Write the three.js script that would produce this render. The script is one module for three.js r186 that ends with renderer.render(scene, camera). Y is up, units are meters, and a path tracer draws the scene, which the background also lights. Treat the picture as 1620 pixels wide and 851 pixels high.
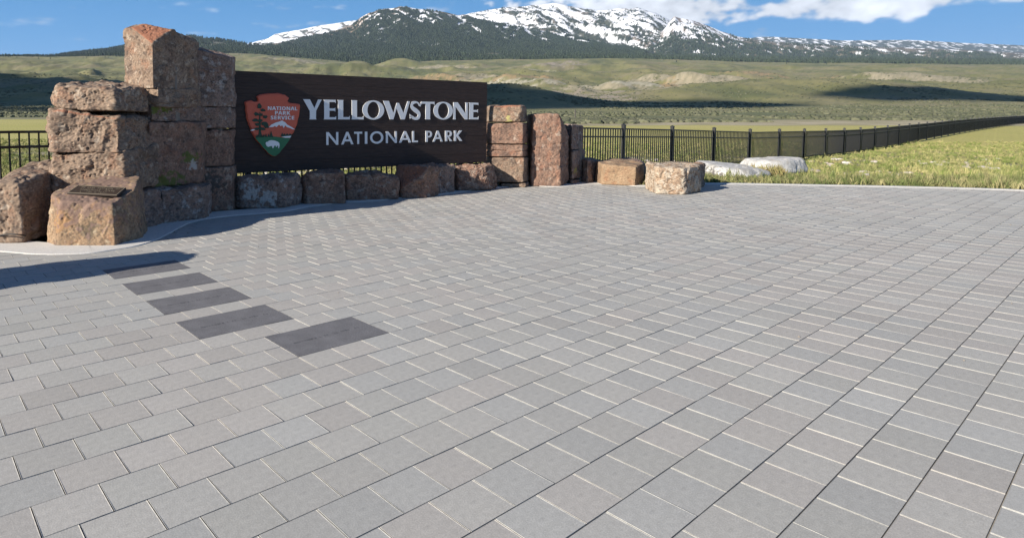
import * as THREE from 'three';
import { mergeGeometries, mergeVertices } from 'three/addons/utils/BufferGeometryUtils.js';
import { RoundedBoxGeometry } from 'three/addons/geometries/RoundedBoxGeometry.js';
import { FontLoader } from 'three/addons/loaders/FontLoader.js';
import { TextGeometry } from 'three/addons/geometries/TextGeometry.js';

// ---------------------------------------------------------------- camera, sky, sun, exposure
const scene = new THREE.Scene();
const EYE = 1.6, FOC = 981, PITCH = Math.atan(63.5 / FOC);
const camera = new THREE.PerspectiveCamera(2 * Math.atan(593 / FOC) * 180 / Math.PI, 2040 / 1186, 0.1, 40000);
camera.position.set(0, EYE, 0);
camera.rotation.x = -PITCH;
camera.setViewOffset(2040, 1186, 419, 335, 1622.8, 851);      // lens shifted down and to the right
const EXPOSURE = 1.8;
const SUN_AZ = 36 * Math.PI / 180, SUN_EL = 22 * Math.PI / 180;   // direction the light travels, from +X towards the hills
const SUNDIR = new THREE.Vector3(-Math.cos(SUN_AZ) * Math.cos(SUN_EL), Math.sin(SUN_EL), Math.sin(SUN_AZ) * Math.cos(SUN_EL));
const sun = new THREE.DirectionalLight(new THREE.Color(1.0, 0.93, 0.82), 5);
sun.position.copy(SUNDIR).multiplyScalar(3000);
sun.castShadow = true; sun.shadow.radius = 1;
Object.assign(sun.shadow.camera, { left: -40, right: 40, top: 40, bottom: -40, near: 1, far: 6000 });
sun.shadow.mapSize.set(4096, 4096);
scene.add(sun, sun.target);

// ---------------------------------------------------------------- noise and small helpers
const { smoothstep, clamp, lerp } = THREE.MathUtils;
function rng(seed) { let s = seed >>> 0; return () => { s = (s + 0x6d2b79f5) | 0; let t = Math.imul(s ^ (s >>> 15), 1 | s); t = (t + Math.imul(t ^ (t >>> 7), 61 | t)) ^ t; return ((t ^ (t >>> 14)) >>> 0) / 4294967296; }; }
const PERM = new Uint8Array(512);
{ const r = rng(77), p = [...Array(256).keys()]; for (let i = 255; i > 0; i--) { const j = Math.floor(r() * (i + 1)); [p[i], p[j]] = [p[j], p[i]]; } for (let i = 0; i < 512; i++) PERM[i] = p[i & 255]; }
function grad(h, x, y, z) { h &= 15; const u = h < 8 ? x : y, v = h < 4 ? y : h === 12 || h === 14 ? x : z; return ((h & 1) ? -u : u) + ((h & 2) ? -v : v); }
function noise(x, y, z) {
  const X0 = Math.floor(x), Y0 = Math.floor(y), Z0 = Math.floor(z), X = X0 & 255, Y = Y0 & 255, Z = Z0 & 255; x -= X0; y -= Y0; z -= Z0;
  const u = x * x * x * (x * (x * 6 - 15) + 10), v = y * y * y * (y * (y * 6 - 15) + 10), w = z * z * z * (z * (z * 6 - 15) + 10);
  const A = PERM[X] + Y, AA = PERM[A] + Z, AB = PERM[A + 1] + Z, B = PERM[X + 1] + Y, BA = PERM[B] + Z, BB = PERM[B + 1] + Z;
  const l = (a, b, t) => a + (b - a) * t;
  return l(l(l(grad(PERM[AA], x, y, z), grad(PERM[BA], x - 1, y, z), u), l(grad(PERM[AB], x, y - 1, z), grad(PERM[BB], x - 1, y - 1, z), u), v),
    l(l(grad(PERM[AA + 1], x, y, z - 1), grad(PERM[BA + 1], x - 1, y, z - 1), u), l(grad(PERM[AB + 1], x, y - 1, z - 1), grad(PERM[BB + 1], x - 1, y - 1, z - 1), u), v), w);
}
function fbm(x, y, z, o = 4) { let s = 0, a = 0.5; for (let i = 0; i < o; i++) { s += a * noise(x, y, z); x = x * 2.03 + 11.3; y = y * 2.03 + 5.7; z = z * 2.03 + 7.1; a *= 0.5; } return s; }
function ridged(x, y, z, o = 4) { let s = 0, a = 0.5; for (let i = 0; i < o; i++) { s += a * (1 - Math.abs(noise(x, y, z)) * 2); x = x * 2.07 + 3.3; y = y * 2.07 + 1.7; z = z * 2.07 + 9.1; a *= 0.5; } return s; }
let CX = 0, CY = 0, CZ = 0;
function cell(x, y, z, seed) {            // nearest feature point: [distance, an id in 0..1, second distance]
  const xi = Math.floor(x), yi = Math.floor(y), zi = Math.floor(z); let b = 9, b2 = 9, id = 0;
  for (let i = -1; i < 2; i++) for (let j = -1; j < 2; j++) for (let k = -1; k < 2; k++) {
    const h = PERM[(PERM[(PERM[(xi + i + seed) & 255] + yi + j) & 255] + zi + k) & 255], h2 = PERM[h + 91], h3 = PERM[h + 37];
    const dx = xi + i + h / 255 - x, dy = yi + j + h2 / 255 - y, dz = zi + k + h3 / 255 - z, d = dx * dx + dy * dy + dz * dz;
    if (d < b) { b2 = b; b = d; id = PERM[h + 11] / 255; CX = dx; CY = dy; CZ = dz; } else if (d < b2) b2 = d;
  }
  return [Math.sqrt(b), id, Math.sqrt(b2)];
}
const lin = (pts, x) => { if (x <= pts[0][0]) return pts[0][1]; for (let i = 1; i < pts.length; i++) if (x <= pts[i][0]) { const [a, b] = [pts[i - 1], pts[i]]; return a[1] + (b[1] - a[1]) * (x - a[0]) / (b[0] - a[0]); } return pts[pts.length - 1][1]; };
// measuring the photograph: a ray through one of its points, met with a height or a depth
const ST = Math.sin(PITCH), CT = Math.cos(PITCH);
const ray = (px, py) => { const dx = (px - 600) / FOC, dy = (258 - py) / FOC; return [dx, dy * CT - ST, dy * ST + CT]; };
const G = (px, py, h = 0) => { const [x, u, f] = ray(px, py), t = (h - EYE) / u; return [x * t, f * t]; };      // [X, depth] on the ground
const YH = (py, D) => { const [, u, f] = ray(0, py); return EYE + D * u / f; };                                 // height at a depth
const XD = (px, D, py = 258) => { const [x, , f] = ray(px, py); return x * D / f; };                            // X at a depth
const used = new Map();
function numbered(n) { const k = used.get(n) || 0; used.set(n, k + 1); return k ? `${n}_${String(k).padStart(3, '0')}` : n; }
function add(o, parent) { o.traverse((m) => { if (m.isMesh) { m.castShadow = true; m.receiveShadow = true; } }); (parent || scene).add(o); return o; }
function thing(name, label, category, pos = [0, 0, 0], turn = 0, group) { const o = new THREE.Group(); o.name = numbered(name); o.position.set(...pos); o.rotation.y = turn; o.userData = { label, category }; if (group) o.userData.group = group; scene.add(o); return o; }
function part(name, geo, mat, parent) { const m = new THREE.Mesh(geo, mat); m.name = name; return add(m, parent); }
const box = (w, h, d, x = 0, y = 0, z = 0) => new THREE.BoxGeometry(w, h, d).translate(x, y, z);

// ---------------------------------------------------------------- sky (air and clouds only)
{
  const W = 4096, H = 2048, data = new Float32Array(W * H * 4);
  for (let r = 0; r < H; r++) {
    const el = ((r + 0.5) / H - 0.5) * Math.PI, ed = el * 180 / Math.PI, y = Math.sin(el), ce = Math.cos(el);
    const t = Math.pow(clamp(1 - Math.max(0, ed) / 90, 0, 1), 3.8), t2 = Math.pow(clamp(1 - Math.max(0, ed) / 90, 0, 1), 22);
    let R = 0.004 + 0.066 * t + 0.12 * t2, Gc = 0.022 + 0.258 * t + 0.06 * t2, B = 0.09 + 0.49 * t - 0.03 * t2;
    if (ed < 0) { R = 0.2; Gc = 0.22; B = 0.2; }
    for (let c = 0; c < W; c++) {
      const az = ((c + 0.5) / W - 0.5) * 2 * Math.PI, x = Math.cos(az) * ce, z = Math.sin(az) * ce, i = (r * W + c) * 4;
      const s = Math.max(0, x * SUNDIR.x + y * SUNDIR.y + z * SUNDIR.z), glow = 0.2 * Math.pow(s, 14);
      let a = 0, b = 1;
      if (ed > 0.5 && ed < 55) {
        const right = Math.atan2(x, -z) * 180 / Math.PI;            // degrees to the right of straight ahead
        const q = Math.min(ed, 60);
        const n = fbm(x * 9 + 3, y * 17, z * 9, 5) * 1.0 + 0.5;
        const n2 = fbm(x * 34 + 9, y * 60 + 2, z * 34, 4) + 0.5;
        let cov = 0.05 + 0.42 * smoothstep(right, 3, 8) * (1 - smoothstep(right, 75, 125)) * (1 - smoothstep(q, 13, 34));
        cov += 0.24 * smoothstep(right, 17, 22) * (1 - smoothstep(right, 60, 110)) * smoothstep(q, 6.2, 8.2) * (1 - smoothstep(q, 12, 24));
        cov -= 0.4 * Math.exp(-Math.pow((right - 13.2) / 2.0, 2)) * smoothstep(q, 10.3, 11);
        cov -= 0.3 * smoothstep(right, 26, 31) * (1 - smoothstep(q, 7, 8.5));
        const d = n * 0.66 + n2 * 0.34;
        a = smoothstep(d, 0.88 - cov * 0.8, 1.04 - cov * 0.8) * smoothstep(ed, 3, 6);
        const wisp = smoothstep(fbm(x * 14 + 40, y * 70, z * 14 + x * 8, 5), 0.2, 0.5) * 0.5 * smoothstep(ed, 4, 7);
        a = Math.max(a, wisp) * 0.95;
        b = 0.98 + 0.6 * (n2 - 0.5) + 0.25 * clamp((n - 0.6) * 2, -0.5, 0.6);
      }
      const cr = 0.52 * b, cg = 0.54 * b, cb = 0.58 * b;
      data[i] = lerp(R + glow, cr, a); data[i + 1] = lerp(Gc + glow * 0.95, cg, a); data[i + 2] = lerp(B + glow * 0.8, cb, a); data[i + 3] = 1;
    }
  }
  const t = new THREE.DataTexture(data, W, H, THREE.RGBAFormat, THREE.FloatType);
  t.mapping = THREE.EquirectangularReflectionMapping; t.magFilter = THREE.LinearFilter; t.minFilter = THREE.LinearFilter; t.needsUpdate = true;
  scene.background = t; scene.environment = t;
}

// ---------------------------------------------------------------- textures
function grainTexture(size, seed, f) {
  const d = new Uint8Array(size * size * 4), r = rng(seed);
  for (let y = 0; y < size; y++) for (let x = 0; x < size; x++) { const v = clamp(f(x / size, y / size, r), 0, 1) * 255, i = (y * size + x) * 4; d[i] = d[i + 1] = d[i + 2] = v; d[i + 3] = 255; }
  const t = new THREE.DataTexture(d, size, size); t.wrapS = t.wrapT = THREE.RepeatWrapping; t.magFilter = THREE.LinearFilter; t.minFilter = THREE.LinearMipmapLinearFilter; t.generateMipmaps = true; t.colorSpace = THREE.SRGBColorSpace; t.needsUpdate = true; return t;
}
// noise that wraps: four corners blended
const wrapN = (f, u, v) => { const a = f(u, v), b = f(u - 1, v), c = f(u, v - 1), d = f(u - 1, v - 1), iu = 1 - u, iv = 1 - v; return (a * iu * iv + b * u * iv + c * iu * v + d * u * v) / Math.sqrt(iu * iu * iv * iv + u * u * iv * iv + iu * iu * v * v + u * u * v * v); };
const concreteTex = grainTexture(512, 5, (u, v, r) => 0.92 + 0.07 * wrapN((a, b) => fbm(a * 18, b * 18, 2, 4), u, v) + 0.16 * wrapN((a, b) => fbm(a * 95, b * 95, 7, 2), u, v) + 0.08 * (r() - 0.5) + (r() < 0.02 ? -0.14 : 0));
const graniteTex = grainTexture(512, 6, (u, v, r) => 0.62 + 0.55 * (r() - 0.5) + 0.2 * wrapN((a, b) => fbm(a * 20, b * 20, 4, 3), u, v) + (r() < 0.05 ? 0.3 : 0));
const woodTex = grainTexture(1024, 8, (u, v, r) => 0.78 + 0.35 * wrapN((a, b) => fbm(a * 5, b * 150, 1, 4), u, v) + 0.25 * wrapN((a, b) => fbm(a * 14, b * 40, 6, 3), u, v) + 0.08 * (r() - 0.5));
const grassTex = grainTexture(1024, 9, (u, v, r) => 0.9 + 0.4 * wrapN((a, b) => fbm(a * 14, b * 14, 3, 6), u, v) + 0.18 * (r() - 0.5));
const std = (o) => new THREE.MeshStandardMaterial({ roughness: 0.9, ...o });
const rgb = (r, g, b) => new THREE.Color().setRGB(r, g, b);

// ---------------------------------------------------------------- the plaza's edge, measured along its kerb
const EDGE = [[-420, 380], [-250, 386], [-120, 392], [-40, 396], [0, 398.4], [50, 402.4], [92, 403], [145, 400.6], [181, 395.4], [214, 390], [240, 382.5], [266, 370.5], [284, 360.5], [302, 352.5], [322, 347.5], [345, 344], [370, 341.4], [400, 339], [449, 335], [486, 328], [515, 324], [544, 320.6], [580, 319.2], [604, 317], [626, 314], [655, 312], [680, 309.8], [716, 306], [745, 301.8], [773, 298.6], [805, 295.6], [834, 293.8], [850, 294.4], [868, 295.6], [889, 295.8], [908, 294.2], [924, 293], [950, 291.6], [985, 293], [1020, 295], [1045, 294.6], [1075, 293], [1110, 291.6], [1160, 291.6], [1200, 292.2], [1300, 294], [1450, 297], [1620, 302], [1900, 316]];
const edgeCurve = new THREE.CatmullRomCurve3(EDGE.map(([x, y]) => { const [X, D] = G(x, y); return new THREE.Vector3(X, 0, -D); }), false, 'centripetal');
const edgePts = edgeCurve.getPoints(500);
const edgeOf = edgePts.map((p) => [600 + FOC * p.x / -p.z, -p.z]);      // bearing -> depth of the edge
const edgeDepth = (X, D) => { const b = 600 + FOC * X / D; return lin(edgeOf, b); };

// ---------------------------------------------------------------- ground, hills, mountains
const HILL_TOP = [[-700, 92], [-300, 90], [0, 88.5], [100, 90], [190, 88], [300, 85], [380, 84.5], [420, 86], [480, 92], [540, 97], [590, 102], [615, 95.5], [665, 97], [770, 95], [900, 92], [1010, 93], [1100, 95], [1200, 98], [1620, 102], [2300, 104]];
const RISE = [[0, -0.03], [20, -0.03], [40, 0.12], [70, 0.65], [100, 1.25], [140, 2.0], [200, 3.6], [300, 7.2], [450, 14.6], [700, 29.5], [1000, 53], [1400, 93], [1900, 151], [2400, 215], [2800, 267], [3200, 300]];
const DOMES = [[800, 500, 75, 10], [740, 470, 90, 7], [880, 720, 80, 12], [700, 900, 150, 9], [1030, 1180, 55, 10], [1082, 1060, 50, 11], [1145, 1080, 70, 11], [985, 950, 70, 8], [900, 1300, 70, 10], [800, 1250, 70, 9], [760, 1450, 80, 10], [1240, 660, 150, 23], [1110, 600, 85, 11], [1030, 560, 60, 6], [640, 2450, 110, 13], [1420, 760, 150, 20], [1450, 1200, 120, 13], [1600, 800, 120, 16], [60, 900, 170, 12], [160, 1200, 120, 10], [-60, 1000, 150, 12], [20, 560, 90, 7], [120, 620, 80, 8], [860, 1000, 55, 8], [1180, 1450, 90, 10], [480, 1300, 120, 9], [560, 1800, 160, 14]];
const DOME_AT = DOMES.map(([px, D, r, h]) => [XD(px, D), D, r, h]);
function hillHeight(X, D) {
  const b = 600 + FOC * X / Math.max(D, 3);
  let y = lin(RISE, D);
  const full = YH(lin(HILL_TOP, b), 2800) / 267;
  y *= lerp(1, full, smoothstep(D, 500, 2300));
  const dip = -0.3 * smoothstep(X, 3, 14) * smoothstep(D, 15, 26) * (1 - smoothstep(D, 36, 75));
  y += dip;
  if (D > 30) {
    const k = smoothstep(D, 30, 300), far = smoothstep(D, 260, 1150), crest = 1 - 0.75 * smoothstep(D, 2200, 2750);
    y += k * 0.35 * fbm(X / 14, D / 14, 5, 3);
    y += far * crest * (24 * fbm(X / 210 + 3, D / 300, 1, 4) + 9 * fbm(X / 70, D / 110, 21, 3) + 20 * (ridged(X / 420, D / 620 + X / 900, 2, 3) - 0.5) * smoothstep(D, 700, 1500));
    y += smoothstep(D, 300, 700) * crest * (3.4 * fbm(X / 30, D / 55, 31, 3) + 5 * (ridged(X / 85, D / 150, 33, 3) - 0.5));
    y += smoothstep(D, 900, 1800) * crest * 26 * fbm(X / 520, D / 300, 8, 2);
  }
  for (const [x, d, r, h] of DOME_AT) { const q = ((X - x) ** 2 + ((D - d) * 0.8) ** 2) / (r * r); if (q < 4) y += h * lerp(0.9, 1.9, smoothstep(d, 700, 1100)) * Math.exp(-q * 1.6); }
  return y;
}
function sheet(name, cols, rows, f, colour, mat) {       // a height field over (bearing, depth)
  const nx = cols.length, nz = rows.length, pos = new Float32Array(nx * nz * 3), uv = new Float32Array(nx * nz * 2), col = new Float32Array(nx * nz * 3), idx = [];
  for (let j = 0; j < nz; j++) for (let i = 0; i < nx; i++) {
    const D = rows[j], X = D * (cols[i] - 600) / FOC, k = j * nx + i, y = f(X, D, cols[i]);
    pos.set([X, y, -D], k * 3); uv.set([X, D], k * 2);
    if (i && j) { const a = k - nx - 1, b = k - nx, c = k - 1; idx.push(a, b, k, a, k, c); }
  }
  const g = new THREE.BufferGeometry(); g.setAttribute('position', new THREE.BufferAttribute(pos, 3)); g.setAttribute('uv', new THREE.BufferAttribute(uv, 2)); g.setIndex(idx); g.computeVertexNormals();
  const n = g.attributes.normal;
  for (let k = 0; k < nx * nz; k++) col.set(colour(pos[k * 3], -pos[k * 3 + 2], pos[k * 3 + 1], cols[k % nx], n.getY(k)), k * 3);
  g.setAttribute('color', new THREE.BufferAttribute(col, 3));
  const m = new THREE.Mesh(g, mat); m.name = name; m.userData.kind = 'structure'; add(m); m.geometry.userData = {}; return m;
}
const range = (a, b, s) => { const o = []; for (let x = a; x < b; x += s) o.push(x); o.push(b); return o; };
const mix3 = (a, b, t) => [a[0] + (b[0] - a[0]) * t, a[1] + (b[1] - a[1]) * t, a[2] + (b[2] - a[2]) * t];
// bare clay and sand: [bearing, depth, size across, size in depth, colour]
const CLAY = [0.36, 0.30, 0.235], SAND = [0.47, 0.40, 0.27], OCHRE = [0.44, 0.30, 0.15], PALE = [0.55, 0.50, 0.37];
const BARE = [[880, 620, 75, 80, CLAY], [830, 600, 45, 70, CLAY], [905, 560, 40, 60, CLAY], [1035, 1120, 55, 60, SAND], [1085, 980, 45, 70, OCHRE], [1060, 940, 22, 60, OCHRE], [1135, 990, 70, 90, SAND], [1160, 1010, 60, 50, SAND], [940, 950, 80, 60, SAND], [1000, 960, 40, 40, PALE], [985, 985, 34, 30, PALE], [870, 1000, 60, 60, PALE], [790, 1150, 60, 70, PALE], [770, 1350, 90, 80, SAND], [830, 1900, 90, 90, PALE], [700, 2200, 120, 110, SAND], [870, 2150, 120, 130, CLAY], [1190, 1060, 30, 40, PALE], [1180, 1500, 90, 90, OCHRE], [680, 1350, 70, 50, OCHRE], [540, 2300, 130, 110, SAND], [480, 2450, 120, 120, SAND], [830, 1250, 70, 50, OCHRE], [1300, 1000, 80, 80, SAND], [1450, 1150, 110, 90, SAND], [1560, 900, 70, 60, CLAY], [1370, 1400, 100, 90, OCHRE], [960, 700, 60, 18, SAND], [1010, 660, 50, 14, SAND]].map(([px, D, a, b, c]) => [XD(px, D), D, a, b, c]);
function hillColour(X, D, y, px, ny) {
  const n1 = fbm(X / 45, D / 70, 3, 4), n2 = fbm(X / 180 + 7, D / 260, 9, 4), n3 = fbm(X / 6, D / 9, 2, 3);
  let c = mix3([0.2, 0.2, 0.066], [0.29, 0.262, 0.115], clamp(0.5 + n1 * 1.2 + n2 * 1.2, 0, 1));
  c = mix3(c, [0.10, 0.125, 0.045], clamp(0.15 + n2 * 2.2 - n1, 0, 0.75));
  c = mix3(c, [0.27, 0.225, 0.14], clamp(-n2 * 2.4 + n1 * 0.8 - 0.1, 0, 0.6));
  const speck = smoothstep(n3, 0.1, 0.3) * smoothstep(D, 60, 160) * (1 - smoothstep(D, 900, 1500));
  c = mix3(c, [0.07, 0.085, 0.042], speck * 0.6);
  // meadow: yellow-green below a strip of dry grass
  const wob = 22 * fbm(X / 40, D / 60, 6, 3), left = 1 - smoothstep(px, 150, 500);
  const meadow = smoothstep(D, 26, 45) * (1 - smoothstep(D + wob, lerp(92, 150, left), lerp(104, 165, left)));
  c = mix3(c, mix3([0.46, 0.43, 0.10], [0.54, 0.47, 0.15], clamp(0.5 + n3 + n1, 0, 1)), meadow);
  const dry = smoothstep(D + wob, lerp(94, 152, left), lerp(104, 170, left)) * (1 - smoothstep(D + wob * 1.5, lerp(135, 175, left), lerp(165, 190, left)));
  c = mix3(c, mix3([0.58, 0.49, 0.33], [0.36, 0.31, 0.17], clamp(0.5 + n3 * 2, 0, 1)), dry * (1 - left * 0.6) * 0.9);
  const near = 1 - smoothstep(D, 24, 48);
  c = mix3(c, mix3(mix3([0.16, 0.18, 0.05], [0.32, 0.29, 0.12], clamp(0.5 + 2.2 * fbm(X / 1.3, D / 1.3, 4, 4), 0, 1)), [0.33, 0.27, 0.19], smoothstep(fbm(X / 3 + 4, D / 3, 14, 3), 0.05, 0.25) * 0.8), near);
  for (const [x, d, a, b, k] of BARE) { const q = ((X - x) / a) ** 2 + ((D - d) / b) ** 2; if (q < 3) { const e = smoothstep(1.15 - q + 3.2 * fbm(X / 24 + d, D / 34, 12, 4), 0, 0.55); c = mix3(c, mix3(k, mix3(k, [0.2, 0.19, 0.11], 0.6), clamp(0.4 + 3 * fbm(X / 7, D / 10, 21, 3), 0, 1)), e * 0.92); } }
  return c;
}
const groundMat = std({ vertexColors: true, map: grassTex, roughness: 1 });
groundMat.map = grassTex.clone(); groundMat.map.repeat.set(1 / 3, 1 / 3); groundMat.map.needsUpdate = true;
const wide = [...range(-2600, -300, 60), ...range(-297, 1750, 2.2), ...range(1800, 3600, 60)];
const hillRows = []; for (let D = 9; D < 3150; D *= D < 40 ? 1.03 : D < 200 ? 1.018 : 1.0115) hillRows.push(D);
sheet('hills', wide, hillRows, (X, D) => hillHeight(X, D), hillColour, groundMat);
const plain = part('ground', new THREE.CircleGeometry(12000, 96).rotateX(-Math.PI / 2).translate(0, -0.75, 0), std({ color: rgb(0.17, 0.165, 0.075), roughness: 1 }));
plain.userData.kind = 'structure';

// mountain ranges: skyline as bearing and height in view, at a real distance
const farMat = std({ vertexColors: true, roughness: 1 });
function makeRange(name, skyline, D0, y0, Dm, rough, colour, step = 2, back = 900) {
  const x0 = skyline[0][0], x1 = skyline[skyline.length - 1][0], rows = [...range(D0, Dm, (Dm - D0) / 110), ...range(Dm + 60, Dm + back, back / 8)];
  const f = (X, D, px) => {
    const top = YH(lin(skyline, px), Dm), b = y0(px), t = (D - D0) / (Dm - D0);
    if (t > 1) return top - (D - Dm) * 0.45 + rough * 0.3 * fbm(X / 90, D / 90, 3, 3);
    const h = b + (top - b) * Math.pow(t, 1.15), e = Math.sin(Math.PI * Math.min(1, t * 0.97 + 0.03));
    const gully = ridged(X / 520 + D / 1300, D / 1700 - X / 2600, 4.5 + Dm / 1000, 5) - 0.55;
    return h + rough * 2.6 * gully * Math.pow(e, 0.7) + rough * 0.45 * fbm(X / 70, D / 70, 7, 4) * (0.35 + e) ;
  };
  return { mesh: sheet(name, range(x0, x1, step), rows, f, colour(f), farMat), f, x0, x1, D0, Dm };
}
const FOREST = [0.028, 0.036, 0.022], ROCK = [0.23, 0.175, 0.14], SNOW = [0.82, 0.83, 0.86], SCRUB = [0.12, 0.115, 0.075];
const foothill = makeRange('forested_foothills', [[-700, 96], [-300, 94], [0, 91], [80, 89.5], [100, 87], [150, 81], [190, 74], [240, 62], [290, 56], [310, 58.5], [350, 63], [380, 68], [410, 72], [500, 78], [600, 78], [700, 79], [800, 80], [900, 82], [1000, 87], [1100, 90], [1200, 93], [1620, 97], [2300, 101]], 2750, (px) => YH(lin(HILL_TOP, px), 2800) - 14, 4300, 12,
  () => (X, D) => mix3([0.065, 0.068, 0.042], SCRUB, smoothstep(fbm(X / 150, D / 240, 5, 4), -0.05, 0.25)), 2.6);
const nearPeak = makeRange('rocky_mountain', [[250, 96], [400, 77], [430, 70], [470, 62], [525, 50], [555, 40], [563, 34], [570, 28], [577, 24], [583, 21], [590, 19.5], [598, 15], [608, 14], [622, 13], [632, 10], [645, 11], [660, 14], [675, 15], [692, 17.5], [706, 20], [722, 24], [740, 26], [775, 33], [820, 42], [900, 56], [1000, 76], [1060, 92]], 3800, () => 400, 5700, 40,
  (f) => (X, D, y, px, ny) => {
    const t = (D - 3800) / 1900, n = fbm(X / 60, D / 95, 5, 5), g = fbm(X / 160 + D / 500, D / 420, 15, 4);
    let c = mix3(FOREST, SCRUB, clamp(0.3 + g * 1.6, 0, 1));
    const rock = smoothstep(t + n * 0.9 + g * 0.5, 0.75, 0.95); c = mix3(c, ROCK, rock * 0.75);
    const scar = Math.exp(-Math.pow((px - 566 + (t - 0.8) * -60 + n * 22) / 9, 2)) * smoothstep(t, 0.45, 0.7); c = mix3(c, [0.36, 0.26, 0.19], clamp(scar * 1.2, 0, 1));
    const snow = smoothstep(t * 0.66 + n * 1.1 + g * 1.3 + 0.12 * smoothstep(px, 690, 800), 0.58, 0.68) * smoothstep(px, 560, 590); return mix3(c, SNOW, snow);
  });
const snowPeak = makeRange('snowy_mountain', [[560, 95], [640, 62], [690, 34], [712, 26], [735, 22], [760, 17.5], [780, 14], [800, 11.5], [830, 9.5], [845, 7], [858, 6], [870, 4.5], [882, 5.5], [895, 9], [908, 12], [925, 13.5], [940, 16.5], [955, 15.5], [975, 13], [992, 13.5], [1005, 12], [1020, 17], [1032, 21], [1046, 27], [1075, 42], [1120, 62], [1200, 92]], 5000, () => 520, 7300, 75,
  (f) => (X, D, y, px, ny) => {
    const t = (D - 5000) / 2300, n = fbm(X / 55, D / 110, 5, 5), s = fbm((X + D * 0.45) / 75, (D - X * 0.2) / 700, 25, 4), g = fbm(X / 260, D / 420, 35, 3);
    let c = mix3(FOREST, SCRUB, clamp(0.25 + n, 0, 1)); c = mix3(c, ROCK, smoothstep(n + g, -0.02, 0.25) * 0.8);
    const snow = smoothstep(t * 0.9 + n * 1.1 + s * 2.5 + g * 0.7 + 0.65 * fbm(X / 18, D / 40, 45, 3), 0.47, 0.56); return mix3(c, SNOW, snow);
  });
const spur = makeRange('mountain_spur', [[985, 96], [1003, 90], [1012, 82], [1024, 70], [1036, 58], [1048, 44], [1056, 32], [1062, 25], [1068, 28], [1080, 30], [1090, 32], [1102, 36], [1118, 42], [1135, 49], [1150, 54], [1162, 58], [1180, 61], [1200, 64], [1260, 69], [1340, 73], [1450, 76], [1620, 84], [1900, 96]], 4500, () => 420, 6200, 45,
  (f) => (X, D, y, px, ny) => {
    const t = (D - 4500) / 1700, n = fbm(X / 55, D / 90, 55, 5), s = fbm((X - D * 0.4) / 90, D / 500, 65, 4), right = smoothstep(px, 1130, 1190);
    let c = mix3(FOREST, SCRUB, clamp(0.35 + n * 1.5, 0, 1)); c = mix3(c, ROCK, smoothstep(t + n + s * 0.5, 0.45, 0.7) * 0.85 * (1 - right * 0.6));
    const bare = Math.exp(-Math.pow((px - 1165) / 30, 2)) * smoothstep(t, 0.12, 0.2) * (1 - smoothstep(t, 0.4, 0.5)); c = mix3(c, [0.3, 0.22, 0.16], clamp(bare + n, 0, 1) * bare);
    const snow = smoothstep(t * 0.7 + n * 1.5 + s * 1.8 - right * 0.4, 0.42, 0.53); return mix3(c, SNOW, snow);
  });
makeRange('far_snow_ridge', [[330, 90], [392, 70], [405, 66], [425, 61], [436, 54], [450, 51], [462, 49], [480, 46], [492, 43], [506, 40], [530, 37], [560, 32], [590, 30], [640, 40], [700, 60]], 6600, () => 560, 9200, 40,
  () => (X, D, y, px) => { const t = (D - 6600) / 2600, n = fbm(X / 70, D / 140, 75, 5), s = fbm((X + D * 0.5) / 120, D / 700, 85, 4); return mix3(mix3([0.06, 0.07, 0.045], ROCK, clamp(0.4 + n * 2, 0, 1)), SNOW, smoothstep(t * 0.9 + n * 1.3 + s * 2.2, 0.5, 0.62)); });
makeRange('distant_ridge', [[1050, 90], [1130, 68], [1160, 63], [1182, 60], [1195, 58.5], [1215, 58], [1250, 60], [1330, 64], [1430, 63], [1520, 68], [1620, 72], [1800, 84], [2100, 98]], 8000, () => 560, 10500, 40,
  () => (X, D, y, px) => { const t = (D - 8000) / 2500, n = fbm(X / 90, D / 160, 95, 5); return mix3([0.05, 0.06, 0.045], SNOW, smoothstep(t * 0.7 + n * 1.5, 0.75, 0.85)); });

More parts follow.
